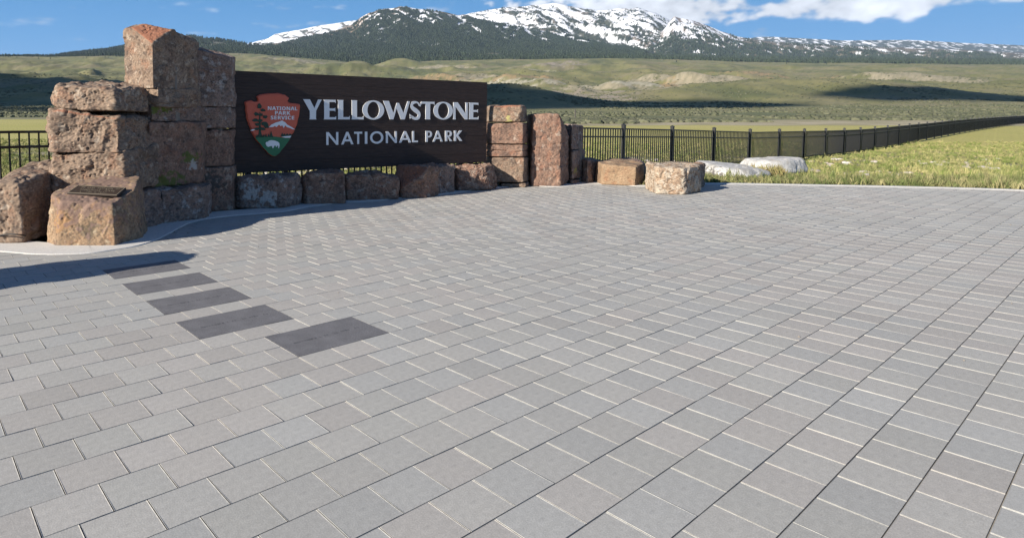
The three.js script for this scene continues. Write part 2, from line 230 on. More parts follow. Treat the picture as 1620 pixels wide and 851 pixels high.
// conifers: far woods that read as one mass
{
  const g1 = new THREE.ConeGeometry(0.22, 0.62, 6, 1, true).translate(0, 0.42, 0), g2 = new THREE.ConeGeometry(0.15, 0.45, 6, 1, true).translate(0, 0.77, 0), g3 = new THREE.CylinderGeometry(0.03, 0.04, 0.2, 4, 1, true).translate(0, 0.08, 0);
  const tree = mergeGeometries([g1, g2, g3]); const mats = std({ color: rgb(1, 1, 1), roughness: 1 });
  const r = rng(31), list = [];
  const up = new THREE.Vector3(0, 1, 0), q = new THREE.Quaternion(), M = new THREE.Matrix4(), v = new THREE.Vector3(), s = new THREE.Vector3(), c = new THREE.Color();
  const put = (X, D, y, h) => list.push([X, y, D, h]);
  for (let i = 0; i < 110000; i++) {                                       // foothills
    const px = -300 + r() * 2050, D = 2790 + Math.pow(r(), 1.25) * 1500, X = D * (px - 600) / FOC;
    if (fbm(X / 150, D / 240, 5, 4) > 0.04 + 0.3 * (r() - 0.5)) continue;
    if (D < 2900 && r() > 0.15 + 0.5 * smoothstep(fbm(X / 60, 3, 8, 3), -0.1, 0.2) + (D - 2790) / 200) continue;
    put(X, D, foothill.f(X, D, px), 12 + r() * 13);
  }
  for (let i = 0; i < 110000; i++) {                                       // rocky mountain's flank
    const px = 330 + r() * 690, D = 3900 + r() * 1750, X = D * (px - 600) / FOC, t = (D - 3800) / 1900;
    if (t + fbm(X / 60, D / 95, 5, 5) * 0.9 + fbm(X / 160 + D / 500, D / 420, 15, 4) * 0.5 > 0.72 + 0.25 * r()) continue;
    put(X, D, nearPeak.f(X, D, px), 12 + r() * 11);
  }
  for (let i = 0; i < 60000; i++) {                                        // under the snow and on the spur
    const px = 960 + r() * 620, D = 4550 + r() * 1300, X = D * (px - 600) / FOC, t = (D - 4500) / 1700;
    if (px < 985 || t + fbm(X / 55, D / 90, 55, 5) > 0.42 + 0.3 * r()) continue;
    put(X, D, spur.f(X, D, px), 12 + r() * 11);
  }
  for (let i = 0; i < 30000; i++) {
    const px = 700 + r() * 400, D = 5100 + r() * 1700, X = D * (px - 600) / FOC, t = (D - 5000) / 2300, s2 = fbm((X + D * 0.45) / 75, (D - X * 0.2) / 700, 25, 4);
    if (t * 1.05 + fbm(X / 55, D / 110, 5, 5) * 1.25 + s2 * 1.7 + fbm(X / 260, D / 420, 35, 3) * 0.5 > 0.48) continue;
    put(X, D, snowPeak.f(X, D, px), 9 + r() * 7);
  }
  for (let i = 0; i < 15000; i++) {                                        // thin woods among the snow
    const px = 700 + r() * 420, D = 5600 + r() * 1650, X = D * (px - 600) / FOC; if (fbm(X / 110, D / 260, 52, 4) + 0.3 * fbm(X / 30, D / 60, 53, 2) < 0.06 + 0.1 * r()) continue; put(X, D, snowPeak.f(X, D, px), 12 + r() * 9);
  }
  for (let i = 0; i < 9000; i++) {
    const px = 1010 + r() * 400, D = 5100 + r() * 1050, X = D * (px - 600) / FOC; if (fbm(X / 90, D / 200, 57, 4) < 0.04 + 0.1 * r()) continue; put(X, D, spur.f(X, D, px), 12 + r() * 9);
  }
  for (let i = 0; i < 420; i++) {                                          // stragglers on the hills below the wood
    const px = -200 + r() * 1800, D = 2500 + 290 * Math.pow(r(), 0.4), X = D * (px - 600) / FOC; if (fbm(X / 90, D / 90, 44, 2) < 0.02) continue; put(X, D, hillHeight(X, D), 5 + r() * 6);
  }
  const im = new THREE.InstancedMesh(tree, mats, list.length); im.name = 'conifer_forest';
  list.forEach(([X, y, D, h], i) => { q.setFromAxisAngle(up, r() * 6.28); M.compose(v.set(X, y - 0.4, -D), q, s.set(h * (0.8 + r() * 0.5), h, h * (0.8 + r() * 0.5))); im.setMatrixAt(i, M); const k = 0.5 + r() * 1.1; im.setColorAt(i, c.setRGB(0.032 * k, 0.045 * k, 0.024 * k)); });
  im.userData = { kind: 'stuff', label: 'dark green conifer forest covering the foothills below the mountain', category: 'forest' };
  add(im);
}

// clouds that stand high behind the photographer; their shadows lie on the hills
function cloudThing(label, lobes, seed, thin) {
  const r = rng(seed), puff = [0, 1, 2].map((v) => { const g = mergeVertices(new THREE.IcosahedronGeometry(1, 5).deleteAttribute('uv').deleteAttribute('normal')), p = g.attributes.position; for (let k = 0; k < p.count; k++) { const x = p.getX(k), y = p.getY(k), z = p.getZ(k), n = 1 + 0.6 * fbm(x * 1.7 + seed + v * 5, y * 1.7, z * 1.7, 3); p.setXYZ(k, x * n, y * n * 0.7, z * n); } return g; });
  const gs = []; let i = 0;
  for (const [X, y, D, a, c] of lobes) for (let k = 0; k < a * c / thin; k++) { const t = r() * 6.2832, q = Math.sqrt(r()), s = 22 + r() * 30; gs.push(puff[i++ % 3].clone().rotateY(r() * 6).scale(s * 1.3, s, s * 1.3).translate(X + Math.cos(t) * q * a, y + (r() - 0.5) * 40, -D - Math.sin(t) * q * c)); }
  const g = mergeGeometries(gs); g.computeVertexNormals();
  const m = part('cloud', g, std({ color: rgb(0.85, 0.85, 0.87), roughness: 1 })); m.name = numbered('cloud'); m.userData = { label, category: 'cloud' };
}
const CH = 900, back = CH / Math.tan(SUN_EL), overhead = (X, D) => [X - back * Math.cos(SUN_AZ), CH, D - back * Math.sin(SUN_AZ)];
const lobe = (px, D, a, c) => [...overhead(XD(px, D), D), a, c];
cloudThing('large white cloud whose shadow darkens the left hillside', [lobe(30, 700, 330, 330), lobe(140, 900, 260, 330), lobe(-120, 800, 350, 360), lobe(170, 470, 150, 170), lobe(40, 400, 170, 130)], 1, 3800);
cloudThing('smaller broken white cloud whose shadow darkens the low hill behind the pillars', [lobe(790, 430, 80, 80), lobe(1050, 480, 110, 80), lobe(1180, 540, 120, 100), lobe(1330, 590, 150, 100), lobe(920, 400, 90, 60)], 9, 12500);

// ---------------------------------------------------------------- plaza
const plaza = new THREE.Group(); plaza.name = 'plaza'; plaza.userData.kind = 'structure'; scene.add(plaza);
{
  const bed = new THREE.Shape(); const pts = edgePts.filter((_, i) => i % 3 === 0).map((p) => [p.x, -p.z + 0.12]);
  bed.moveTo(-14, -12); bed.lineTo(22, -12); [...pts].reverse().forEach(([x, d]) => bed.lineTo(x, d)); bed.closePath();
  part('sand_bed', new THREE.ShapeGeometry(bed).rotateX(-Math.PI / 2).translate(0, -0.009, 0), std({ color: rgb(0.33, 0.30, 0.26), roughness: 1 }), plaza);
  const AZ = 52 * Math.PI / 180, A = [Math.sin(AZ), Math.cos(AZ)], B = [A[1], -A[0]], PU = 0.267, PV = 0.25, U0 = 1.72, V0 = -4.363, gap = 0.0055, ch = 0.0024;
  const at = (u, v) => [A[0] * u + B[0] * v, A[1] * u + B[1] * v];
  const turn = Math.atan2(A[1], A[0]);                               // local x along the courses
  // a paver: chamfered top, base at zero
  function paverGeo(w, d, off, wob) {
    const r = rng(off * 97 + 3), a = w / 2, b = d / 2, h = 0.003, t = [-a + ch, a - ch, -b + ch, b - ch], z = () => wob * (r() - 0.5);
    const P = [[t[0], z(), t[2]], [t[1], z(), t[2]], [t[1], z(), t[3]], [t[0], z(), t[3]], [-a, -ch + h, -b], [a, -ch + h, -b], [a, -ch + h, b], [-a, -ch + h, b], [-a, -0.06, -b], [a, -0.06, -b], [a, -0.06, b], [-a, -0.06, b]];
    const pos = [], uv = []; const q = (i, j, k, l) => { for (const n of [i, k, j, i, l, k]) { pos.push(...P[n]); uv.push(P[n][0] + off * 0.37, P[n][2] + off * 0.61); } };
    q(0, 1, 2, 3); q(4, 5, 1, 0); q(5, 6, 2, 1); q(6, 7, 3, 2); q(7, 4, 0, 3); q(8, 9, 5, 4); q(9, 10, 6, 5); q(10, 11, 7, 6); q(11, 8, 4, 7);
    const g = new THREE.BufferGeometry(); g.setAttribute('position', new THREE.Float32BufferAttribute(pos, 3)); g.setAttribute('uv', new THREE.Float32BufferAttribute(uv, 2)); g.computeVertexNormals(); return g;
  }
  const tex = concreteTex.clone(); tex.repeat.set(1.6, 1.6); tex.needsUpdate = true;
  const tones = [[0.475, 0.455, 0.42], [0.49, 0.475, 0.44], [0.5, 0.485, 0.445], [0.49, 0.48, 0.45], [0.51, 0.49, 0.45], [0.515, 0.485, 0.445], [0.5, 0.47, 0.43], [0.525, 0.5, 0.46]];
  const toneMats = tones.map((t) => std({ color: rgb(...t), map: tex, bumpMap: tex, bumpScale: 0.0012, roughness: 0.85 }));
  const geos = [0, 1, 2, 3].map((k) => paverGeo(PU - gap, PV - gap, k, 0.003)), cut = new Map();
  const slabs = [[1.72, 1], [1.72, 4], [1.72, 7], [1.72, 10], [2.12, -2]];   // [u, row nearest the lens]; two rows deep, three pavers long
  const slabAt = (row, u) => slabs.find(([su, sr]) => (row === sr || row === sr - 1 ) && u > su + 0.005 && u < su + PU * 3 - 0.005);
  const items = [], r = rng(12);
  for (let row = -30; row < 110; row++) {
    const v = V0 - (row + 0.5) * PV, ph = (((row % 2) + 2) % 2 === 0 ? 0.5 : 0) * PU;
    const cuts = [];
    for (const [su, sr] of slabs) if (row === sr || row === sr - 1) cuts.push([su, su + PU * 3]);
    for (let k = -90; k < 110; k++) {
      let ua = U0 + ph + k * PU, ub = ua + PU;
      for (const [a, b] of cuts) { if (ua >= a - 0.01 && ub <= b + 0.01) { ua = ub; break; } if (ub > a + 0.01 && ua < a) ub = a; if (ua < b - 0.01 && ub > b) ua = b; }
      if (ub - ua < 0.03) continue;
      const [X, D] = at((ua + ub) / 2, v);
      if (D < -3 || X < -13 || X > 20 || (D < 1 && Math.abs(X) > 8)) continue;
      if (D > 1.5 && D > edgeDepth(X, D) + 0.17) continue;
      items.push({ X, D, w: ub - ua - gap, px: 600 + FOC * X / Math.max(D, 0.3), tone: clamp(Math.floor((0.5 + 0.55 * (r() - 0.5) + 0.9 * fbm(((ua + ub) / 2) * 0.35, v * 0.35, 6, 3)) * 8), 0, 7), wear: 1 + 0.1 * (r() - 0.5) + 0.16 * fbm((ua + ub) * 0.6, v * 1.2, 26, 3), k: Math.floor(r() * 4), tilt: [(r() - 0.5) * 0.007, (r() - 0.5) * 0.007], dy: (r() - 0.5) * 0.0025 });
    }
  }
  const inPhoto = items.filter((p) => p.D > 4.98 && p.px > -8 && p.px < 1208).sort((a, b) => a.D - b.D);
  const single = new Set(inPhoto.slice(0, 300)), rest = items.filter((p) => !single.has(p));
  const geoOf = (p) => { if (Math.abs(p.w - (PU - gap)) < 0.002) return geos[p.k]; const key = p.w.toFixed(3); if (!cut.has(key)) cut.set(key, paverGeo(p.w, PV - gap, 5, 0.003)); return cut.get(key); };
  let n = 0;
  for (const p of single) { const m = part(n ? `paver_${String(n).padStart(3, '0')}` : 'paver', geoOf(p), toneMats[p.tone], plaza); n++; m.position.set(p.X, p.dy, -p.D); m.rotation.set(p.tilt[0], turn, p.tilt[1]); }
  const white = std({ color: rgb(1, 1, 1), map: tex, bumpMap: tex, bumpScale: 0.0012, roughness: 0.85 });
  const im = new THREE.InstancedMesh(geos[0], white, rest.length), o = new THREE.Object3D(); im.name = 'pavers'; im.userData.kind = 'stuff';
  rest.forEach((p, i) => { o.position.set(p.X, p.dy, -p.D); o.rotation.set(p.tilt[0], turn, p.tilt[1]); o.scale.set(p.w / (PU - gap), 1, 1); o.updateMatrix(); im.setMatrixAt(i, o.matrix); im.setColorAt(i, rgb(...tones[p.tone].map((q) => q * p.wear))); });
  add(im, plaza);
  // dark engraved slabs
  const c = document.createElement('canvas'); c.width = 512; c.height = 320; const x = c.getContext('2d'), rr = rng(99), id = x.createImageData(512, 320);
  for (let i = 0; i < 512 * 320; i++) { const px = i % 512, py = Math.floor(i / 512), k = 112 + 62 * fbm(px / 5, py / 5, 3, 3) + 34 * (rr() - 0.5) + 18 * fbm(px / 90, py / 90, 9, 3); id.data.set([k, k * 0.99, k, 255], i * 4); } x.putImageData(id, 0, 0);
  x.fillStyle = 'rgba(30,30,32,0.9)'; for (let i = 70; i < 445; i += 14) if (rr() < 0.85) { const w = 5 + rr() * 5; x.fillRect(i, 152, 2.5, 18); x.fillRect(i, 152 + Math.floor(rr() * 3) * 7, w, 3); if (rr() < 0.5) x.fillRect(i + w, 152, 2.5, 18); }
  const slabTex = new THREE.CanvasTexture(c); slabTex.colorSpace = THREE.SRGBColorSpace;
  slabs.forEach(([su, sr], i) => {
    const w = PU * 3 - gap, d = PV * 2 - gap, g = paverGeo(w, d, 0, 0.002), uv = g.attributes.uv, p = g.attributes.position;
    for (let k = 0; k < uv.count; k++) uv.setXY(k, p.getX(k) / w + 0.5, 0.5 - p.getZ(k) / d);
    const [X, D] = at(su + PU * 1.5, V0 - sr * PV);
    const m = part(i ? `engraved_slab_${String(i).padStart(3, '0')}` : 'engraved_slab', g, std({ color: rgb(0.95, 0.94, 0.95), map: slabTex, roughness: 0.8 }), plaza);
    m.userData.label = 'dark grey engraved stone slab set among the pale pavers'; m.position.set(X, 0.001, -D); m.rotation.y = turn;
  });
  // kerb: a ribbon of pale concrete along the plaza's edge
  const N = edgePts.length, pos = [], uv = [], idx = []; let s = 0;
  for (let i = 0; i < N; i++) {
    const p = edgePts[i], a = edgePts[Math.max(0, i - 3)], b = edgePts[Math.min(N - 1, i + 3)], tx = b.x - a.x, tz = b.z - a.z, l = Math.hypot(tx, tz), nx = tz / l, nz = -tx / l;
    if (i) s += p.distanceTo(edgePts[i - 1]);
    const b2 = 600 + FOC * p.x / -p.z, w = lerp(0.62, 0.3, smoothstep(b2, 960, 1010));
    const prof = [[0, -0.05], [0, 0.004], [0.008, 0.01], [w, 0.012], [w + 0.01, -0.2]];
    prof.forEach(([o2, y]) => { pos.push(p.x + nx * o2, y, p.z + nz * o2); uv.push(s, o2); });
    if (i) for (let k = 0; k < 4; k++) { const q = (i - 1) * 5 + k, t = i * 5 + k; idx.push(q, t, q + 1, t, t + 1, q + 1); }
  }
  const g = new THREE.BufferGeometry(); g.setAttribute('position', new THREE.Float32BufferAttribute(pos, 3)); g.setAttribute('uv', new THREE.Float32BufferAttribute(uv, 2)); g.setIndex(idx); const gk = g.toNonIndexed(); gk.computeVertexNormals();
  const t2 = concreteTex.clone(); t2.repeat.set(0.9, 0.9); t2.needsUpdate = true;
  const kerb = part('kerb', gk, std({ color: rgb(0.76, 0.73, 0.68), map: t2, bumpMap: t2, bumpScale: 0.003, roughness: 0.95 })); kerb.userData.kind = 'structure';
}

// ---------------------------------------------------------------- stones
const stoneMat = std({ vertexColors: true, roughness: 0.93 });
const dirs = new Map();
function sphereDirs(n) { if (!dirs.has(n)) dirs.set(n, mergeVertices(new THREE.IcosahedronGeometry(1, n).deleteAttribute('uv').deleteAttribute('normal'), 1e-5)); return dirs.get(n); }
const PAL = {
  tan: { a: [0.195, 0.134, 0.094], b: [0.265, 0.19, 0.135], dark: [0.085, 0.06, 0.048], pale: [0.42, 0.35, 0.275], rust: [0.25, 0.13, 0.078] },
  red: { a: [0.20, 0.118, 0.084], b: [0.27, 0.168, 0.119], dark: [0.08, 0.055, 0.045], pale: [0.38, 0.305, 0.245], rust: [0.25, 0.115, 0.07] },
  grey: { a: [0.2, 0.132, 0.1], b: [0.27, 0.19, 0.15], dark: [0.085, 0.068, 0.06], pale: [0.42, 0.395, 0.37], rust: [0.24, 0.135, 0.095] },
  ochre: { a: [0.25, 0.162, 0.096], b: [0.31, 0.215, 0.135], dark: [0.1, 0.07, 0.05], pale: [0.4, 0.33, 0.23], rust: [0.28, 0.14, 0.075] },
  mottled: { a: [0.27, 0.18, 0.12], b: [0.39, 0.29, 0.2], dark: [0.085, 0.06, 0.045], pale: [0.52, 0.46, 0.37], rust: [0.25, 0.145, 0.085] },
  white: { a: [0.46, 0.45, 0.43], b: [0.54, 0.53, 0.51], dark: [0.24, 0.23, 0.21], pale: [0.55, 0.54, 0.52], rust: [0.36, 0.32, 0.26] },
};
// A stone: a convex block of planes, its edges rounded off, its faces broken and weathered.
//   P: seen corners of its plan, left to right, as [bearing, depth]; dep: how far it reaches back; bot, top: heights; tx, tz: slope of its top
function stone(o) {
  const { P, dep = 0.6, bot, top, tx = 0, tz = 0, cuts = [], k: kIn = 0.03, seed = 1, amp = 1, n = 34, pal = 'tan', batter = 0.03, inset = 0.06, cracks = [], moss = [], lichen = 0.25, mid = 258, spots = [], rough = 1, fresh = [], cut3 = [] } = o, k = kIn * 0.42;
  const f = P.map(([px, D]) => [XD(px, D, mid), D]), L = f[0], R = f[f.length - 1], w = R[0] - L[0];
  const poly = [...f, [R[0] - inset * w, R[1] + dep * 0.9], [(L[0] + R[0]) / 2, Math.max(L[1], R[1]) + dep * 1.02], [L[0] + inset * w, L[1] + dep * 0.9]];
  const cx = (Math.min(...poly.map((p) => p[0])) + Math.max(...poly.map((p) => p[0]))) / 2, cd = (Math.min(...poly.map((p) => p[1])) + Math.max(...poly.map((p) => p[1]))) / 2;
  const fx = f.reduce((s, p) => s + p[0], 0) / f.length, fd = Math.min(...f.map((p) => p[1])), cy = (bot + top) / 2;
  const H = [], add2 = (nx, ny, nd, d) => { const l = Math.hypot(nx, ny, nd); H.push([nx / l, ny / l, nd / l, d / l]); };
  for (let i = 0; i < poly.length; i++) {
    const a = poly[i], b = poly[(i + 1) % poly.length]; let nx = b[1] - a[1], nd = -(b[0] - a[0]); const l = Math.hypot(nx, nd); nx /= l; nd /= l;
    if (nx * (cx - a[0]) + nd * (cd - a[1]) > 0) { nx = -nx; nd = -nd; }
    add2(nx, batter, nd, nx * a[0] + nd * a[1] + batter * (bot + (top - bot) * 0.3));
  }
  add2(-tx, 1, -tz, top - tx * fx - tz * fd); add2(0, -1, 0, -bot);
  for (const [nx, ny, nd, px, py, D] of cuts) add2(nx, ny, nd, nx * XD(px, D, py) + ny * YH(py, D) + nd * D);
  for (const t of cut3) {                 // a flat break through three seen points
    const [a, b, c] = t.map(([px, py, D]) => new THREE.Vector3(XD(px, D, py), YH(py, D), D)), nn = b.sub(a).cross(c.sub(a)).normalize(); if (nn.y < 0) nn.negate(); add2(nn.x, nn.y, nn.z, nn.dot(a));
  }
  const ax = (Math.max(...poly.map((p) => p[0])) - Math.min(...poly.map((p) => p[0]))) / 2, ad = (Math.max(...poly.map((p) => p[1])) - Math.min(...poly.map((p) => p[1]))) / 2, ay = Math.max(0.08, (top - bot) / 2);
  const F = (x, y, d) => { let m = -9; for (const h of H) { const e = h[0] * x + h[1] * y + h[2] * d - h[3]; if (e > m) m = e; } let s = 0; for (const h of H) { const e = h[0] * x + h[1] * y + h[2] * d - h[3]; if (e > m - k * 6) s += Math.exp((e - m) / k); } return m + k * Math.log(s); };
  const g = sphereDirs(n).clone(), p = g.attributes.position, col = new Float32Array(p.count * 3), c = PAL[pal], S = seed * 13.7;
  const facet = (x, y, d) => { const q = cell(x * 2.6 + S, y * 2.6, d * 2.6 + S, seed); const a = q[1] * 6.283, b = (q[1] * 7.31 % 1) * 2 - 1; return ((CX * Math.cos(a) + CY * b + CZ * Math.sin(a)) * 1.1 + (q[1] - 0.5) * 0.5) * Math.min(1, (q[2] - q[0]) * 5); };
  for (let i = 0; i < p.count; i++) {
    let dx = p.getX(i), dy = p.getY(i), dd = p.getZ(i); const m = Math.max(Math.abs(dx), Math.abs(dy), Math.abs(dd)), sq = 0.55; dx = lerp(dx, dx / m, sq) * ax; dy = lerp(dy, dy / m, sq) * ay; dd = lerp(dd, dd / m, sq) * ad;
    let lo = 0, hi = 2.4; for (let s = 0; s < 22; s++) { const t = (lo + hi) / 2; if (F(cx + dx * t, cy + dy * t, cd + dd * t) > 0) hi = t; else lo = t; }
    let x = cx + dx * lo, y = cy + dy * lo, d = cd + dd * lo; const e = 0.01, f0 = F(x, y, d); let nx = F(x + e, y, d) - f0, ny = F(x, y + e, d) - f0, nd = F(x, y, d + e) - f0; const l = Math.hypot(nx, ny, nd) || 1; nx /= l; ny /= l; nd /= l;
    const big = fbm(x * 1.9 + S, y * 1.9, d * 1.9 - S, 3), fc = facet(x + 0.12 * noise(x * 5, y * 5, d * 5 + S), y, d), med = fbm(x * 7 + S, y * 7, d * 7, 3), fine = fbm(x * 24, y * 24 + S, d * 24, 3), pit = Math.max(0, fbm(x * 15 - S, y * 15, d * 15, 2) - 0.12);
    let h = amp * (0.045 * big + 0.052 * fc + 0.018 * med * rough + 0.02 * fine * rough - 0.1 * pit * rough), crk = 0;
    for (const [yc, wd, dpt, sl = 0] of cracks) { const q = (y - yc - sl * (x - cx) - 0.06 * noise(x * 2.2 + S, yc, d * 2.2)) / wd; const a = Math.exp(-q * q) * clamp(0.6 + 1.6 * noise(x * 3, d * 3, S + yc), 0, 1); h -= dpt * a; crk = Math.max(crk, a); }
    if (bot < 0.02 && y < 0.06) h = Math.max(h, -0.03);
    x += nx * h; y += ny * h * (ny < -0.5 ? 0.3 : 1); d += nd * h;
    p.setXYZ(i, x, y, -d);
    const t1 = fbm(x * 3.1 + S, y * 3.1, d * 3.1 + 9, 4), t2 = fbm(x * 11, y * 11 + S, d * 11, 4), t3 = fbm(x * 5 + 30, y * 5 + S, d * 5, 4), t4 = noise(x * 46 + S, y * 46, d * 46);
    let q = mix3(c.a, c.b, clamp(0.5 + t1 * 1.5 + t2 * 0.6, 0, 1));
    q = mix3(q, c.rust, clamp(t3 * 2.2 - 0.1, 0, 0.6)); q = mix3(q, c.dark, clamp(-t2 * 3 * rough - 0.25, 0, 0.85)); q = mix3(q, c.dark, clamp(fbm(x * 2.4 - S, y * 2.4, d * 2.4, 4) * 2.8 - 0.3, 0, 0.6));
    const lc = smoothstep(fbm(x * 8 + S * 2, y * 8, d * 8 + 3, 5), 0.34 - lichen * 0.55, 0.44 - lichen * 0.5); q = mix3(q, c.pale, lc * 0.55); q = mix3(q, c.dark, smoothstep(noise(x * 27 + S, y * 27, d * 27 - S) + 0.4 * t1, 0.24, 0.44) * 0.55 * rough); q = mix3(q, c.pale, smoothstep(noise(x * 33 - S, y * 33 + 5, d * 33), 0.3, 0.5) * 0.25); const ds = 1 + 0.42 * t4; q = [q[0] * ds, q[1] * ds, q[2] * ds];
    for (const [nx2, ny2, nd2] of fresh) { const a = smoothstep(nx * nx2 + ny * ny2 + nd * nd2, 0.9, 0.97); q = mix3(q, [0.30, 0.125, 0.07], a * clamp(0.75 + t2, 0, 0.9)); }
    for (const [px, py, r, C, D] of spots) { const a = Math.hypot(x - XD(px, D, py), (y - YH(py, D)) * 1.2, (d - D) * 0.3) / r; if (a < 2) q = mix3(q, C, smoothstep(1 - a + 2.2 * fbm(x * 12, y * 12, d * 12, 4), 0, 0.4) * 0.85); }
    col.set([clamp(q[0], 0.015, 0.85), clamp(q[1], 0.012, 0.85), clamp(q[2], 0.01, 0.85)], i * 3);
  }
  g.setAttribute('color', new THREE.BufferAttribute(col, 3)); g.computeVertexNormals();
  return { g, base: [cx, Math.max(bot, 0), -cd] };
}
function boulder(name, label, o, group) { const s = stone(o), m = new THREE.Mesh(s.g.translate(-s.base[0], -s.base[1], -s.base[2]), stoneMat); m.name = numbered(name); m.position.set(...s.base); m.userData = { label, category: o.cat || 'boulder' }; if (group) m.userData.group = group; return add(m); }
function pile(name, label, category, stones) {
  const S = stones.map((o) => stone({ ...o, bot: o.bot > 0.05 ? o.bot + 0.012 : o.bot, top: o.top - 0.008 })), b = S[S.length - 1].base, t = thing(name, label, category, [b[0], 0, b[2]]);
  S.forEach((s, i) => { const m = part(i ? `stone_${String(i).padStart(3, '0')}` : 'stone', s.g.translate(-s.base[0], -s.base[1], -s.base[2]), stoneMat, t); m.position.set(s.base[0] - b[0], s.base[1], s.base[2] - b[2]); });
  // the mortar bed that holds the stones, well behind their faces
  const inner = new THREE.Box3(new THREE.Vector3(-99, 0, -99), new THREE.Vector3(99, 9, 99)); let hi = 0;
  for (const m of t.children) { const q = new THREE.Box3().setFromBufferAttribute(m.geometry.attributes.position).translate(m.position); inner.min.max(new THREE.Vector3(q.min.x, 0, q.min.z)); inner.max.min(new THREE.Vector3(q.max.x, 9, q.max.z)); hi = Math.max(hi, q.min.y + (q.max.y - q.min.y) * 0.35); }
  const w = inner.max.x - inner.min.x, d = inner.max.z - inner.min.z;
  part('mortar', new RoundedBoxGeometry(w * 0.52, hi, d * 0.42, 2, 0.03).translate((inner.min.x + inner.max.x) / 2, hi / 2, (inner.min.z + inner.max.z) / 2 - d * 0.04), std({ color: rgb(0.2, 0.175, 0.15), roughness: 1 }), t);
  return t;
}
const MOSS = [0.09, 0.12, 0.02], WHITE = [0.42, 0.4, 0.375];
// far left boulder
boulder('boulder', 'tan boulder cut by the left picture edge, dark right face, beside the plaque boulder', { P: [[-62, 8.5], [-40, 8.2], [34, 8.15], [106, 9.35]], dep: 0.9, bot: 0, top: YH(291, 8.2), tz: 0.12, k: 0.045, seed: 3, n: 66, pal: 'tan', amp: 0.9, mid: 330, batter: 0.1, cuts: [[-0.6, 1, -0.3, 4, 283, 8.4]] });
// boulder with the plaque
const S2O = { P: [[74, 8.22], [90, 8.0], [180, 8.0], [219, 8.5]], dep: 0.72, bot: 0, top: YH(321, 8.0), tz: 0.26, tx: -0.06, k: 0.02, seed: 5, n: 72, pal: 'ochre', amp: 0.5, mid: 350, batter: 0.1, inset: 0.12, spots: [[96, 350, 0.2, [0.3, 0.17, 0.08], 8], [140, 360, 0.15, [0.14, 0.11, 0.07], 8], [150, 305, 0.5, [0.2, 0.13, 0.105], 8.4]] }, S2 = stone(S2O);
{
  const t = thing('boulder', 'six-sided boulder with a bronze plaque on its sloping top', 'boulder', S2.base);
  part('stone', S2.g.translate(-S2.base[0], -S2.base[1], -S2.base[2]), stoneMat, t);
  const bronze = std({ color: rgb(0.045, 0.033, 0.027), roughness: 0.45, metalness: 0.3 }), pale = std({ color: rgb(0.3, 0.25, 0.18), roughness: 0.5, metalness: 0.3 });
  const pl = new THREE.Group(); pl.name = 'plaque'; t.add(pl); const D = 8.36, X = XD(153, D, 303), fx = S2O.P.reduce((q, [px, d]) => q + XD(px, d, 350), 0) / 4;
  pl.position.set(X - S2.base[0], S2O.top + S2O.tx * (X - fx) + S2O.tz * (D - 8.0) + 0.022 - S2.base[1], -D - S2.base[2]); pl.rotation.set(Math.atan(S2O.tz), -0.04, Math.atan(S2O.tx) * 0.8, 'YXZ');
  part('plaque_plate', new RoundedBoxGeometry(0.68, 0.03, 0.29, 2, 0.008), bronze, pl);
  const r = rng(4), gs = []; [-0.075, 0.0, 0.075].forEach((z, j) => { const h = [0.27, 0.25, 0.19][j]; for (let x = -h; x < h; x += 0.028) if (r() < 0.86) { gs.push(box(0.004, 0.004, 0.036, x, 0.016, z)); gs.push(box(0.014, 0.004, 0.006, x + 0.006, 0.016, z - 0.015 + 0.015 * Math.floor(r() * 3))); if (r() < 0.6) gs.push(box(0.004, 0.004, 0.036, x + 0.014, 0.0162, z)); } });
  part('lettering', mergeGeometries(gs), pale, pl).userData.kind = 'stuff';
  part('plaque_border', mergeGeometries([box(0.66, 0.006, 0.008, 0, 0.016, 0.136), box(0.66, 0.006, 0.008, 0, 0.016, -0.136), box(0.008, 0.006, 0.264, 0.326, 0.016, 0), box(0.008, 0.006, 0.264, -0.326, 0.016, 0)]), pale, pl);
}
// the left stack of three boulders
pile('stone_stack', 'stack of three broad tan boulders left of the tallest pillar', 'stone stack', [
  { P: [[71, 9.25], [88, 9.05], [182, 9.0], [229, 9.75]], dep: 0.8, bot: YH(177, 9.1), top: YH(137, 9.05), tz: 0.1, tx: -0.09, k: 0.04, seed: 8, n: 62, pal: 'tan', mid: 155, batter: 0.12, cuts: [[-0.15, -1, -0.1, 140, 177, 9.05], [-0.75, -0.65, 0, 74, 160, 9.1], [-0.8, 0.6, 0, 78, 142, 9.1]], lichen: 0.4 },
  { P: [[73, 9.2], [80, 9.0], [186, 9.0], [238, 9.85]], dep: 0.85, bot: YH(243, 9.0), top: YH(179, 9.0), tz: 0.06, tx: -0.12, k: 0.03, seed: 11, n: 70, pal: 'tan', mid: 205, batter: 0.02, cuts: [[0.7, 0.7, 0, 222, 190, 9.5]], fresh: [[0, 0.6, -0.8]] },
  { P: [[75, 9.2], [80, 9.0], [197, 9.0], [251, 9.95]], dep: 0.9, bot: YH(304, 9.05), top: YH(241, 9.0), tz: 0.05, tx: 0.06, k: 0.03, seed: 14, n: 70, pal: 'tan', mid: 270, batter: 0.05, spots: [[80, 220, 0.1, WHITE, 9]] },
  { P: [[90, 9.3], [215, 9.2], [257, 9.75]], dep: 0.9, bot: 0, top: YH(303, 9.2), k: 0.04, seed: 15, n: 48, pal: 'grey', mid: 330, batter: 0.05 }]);
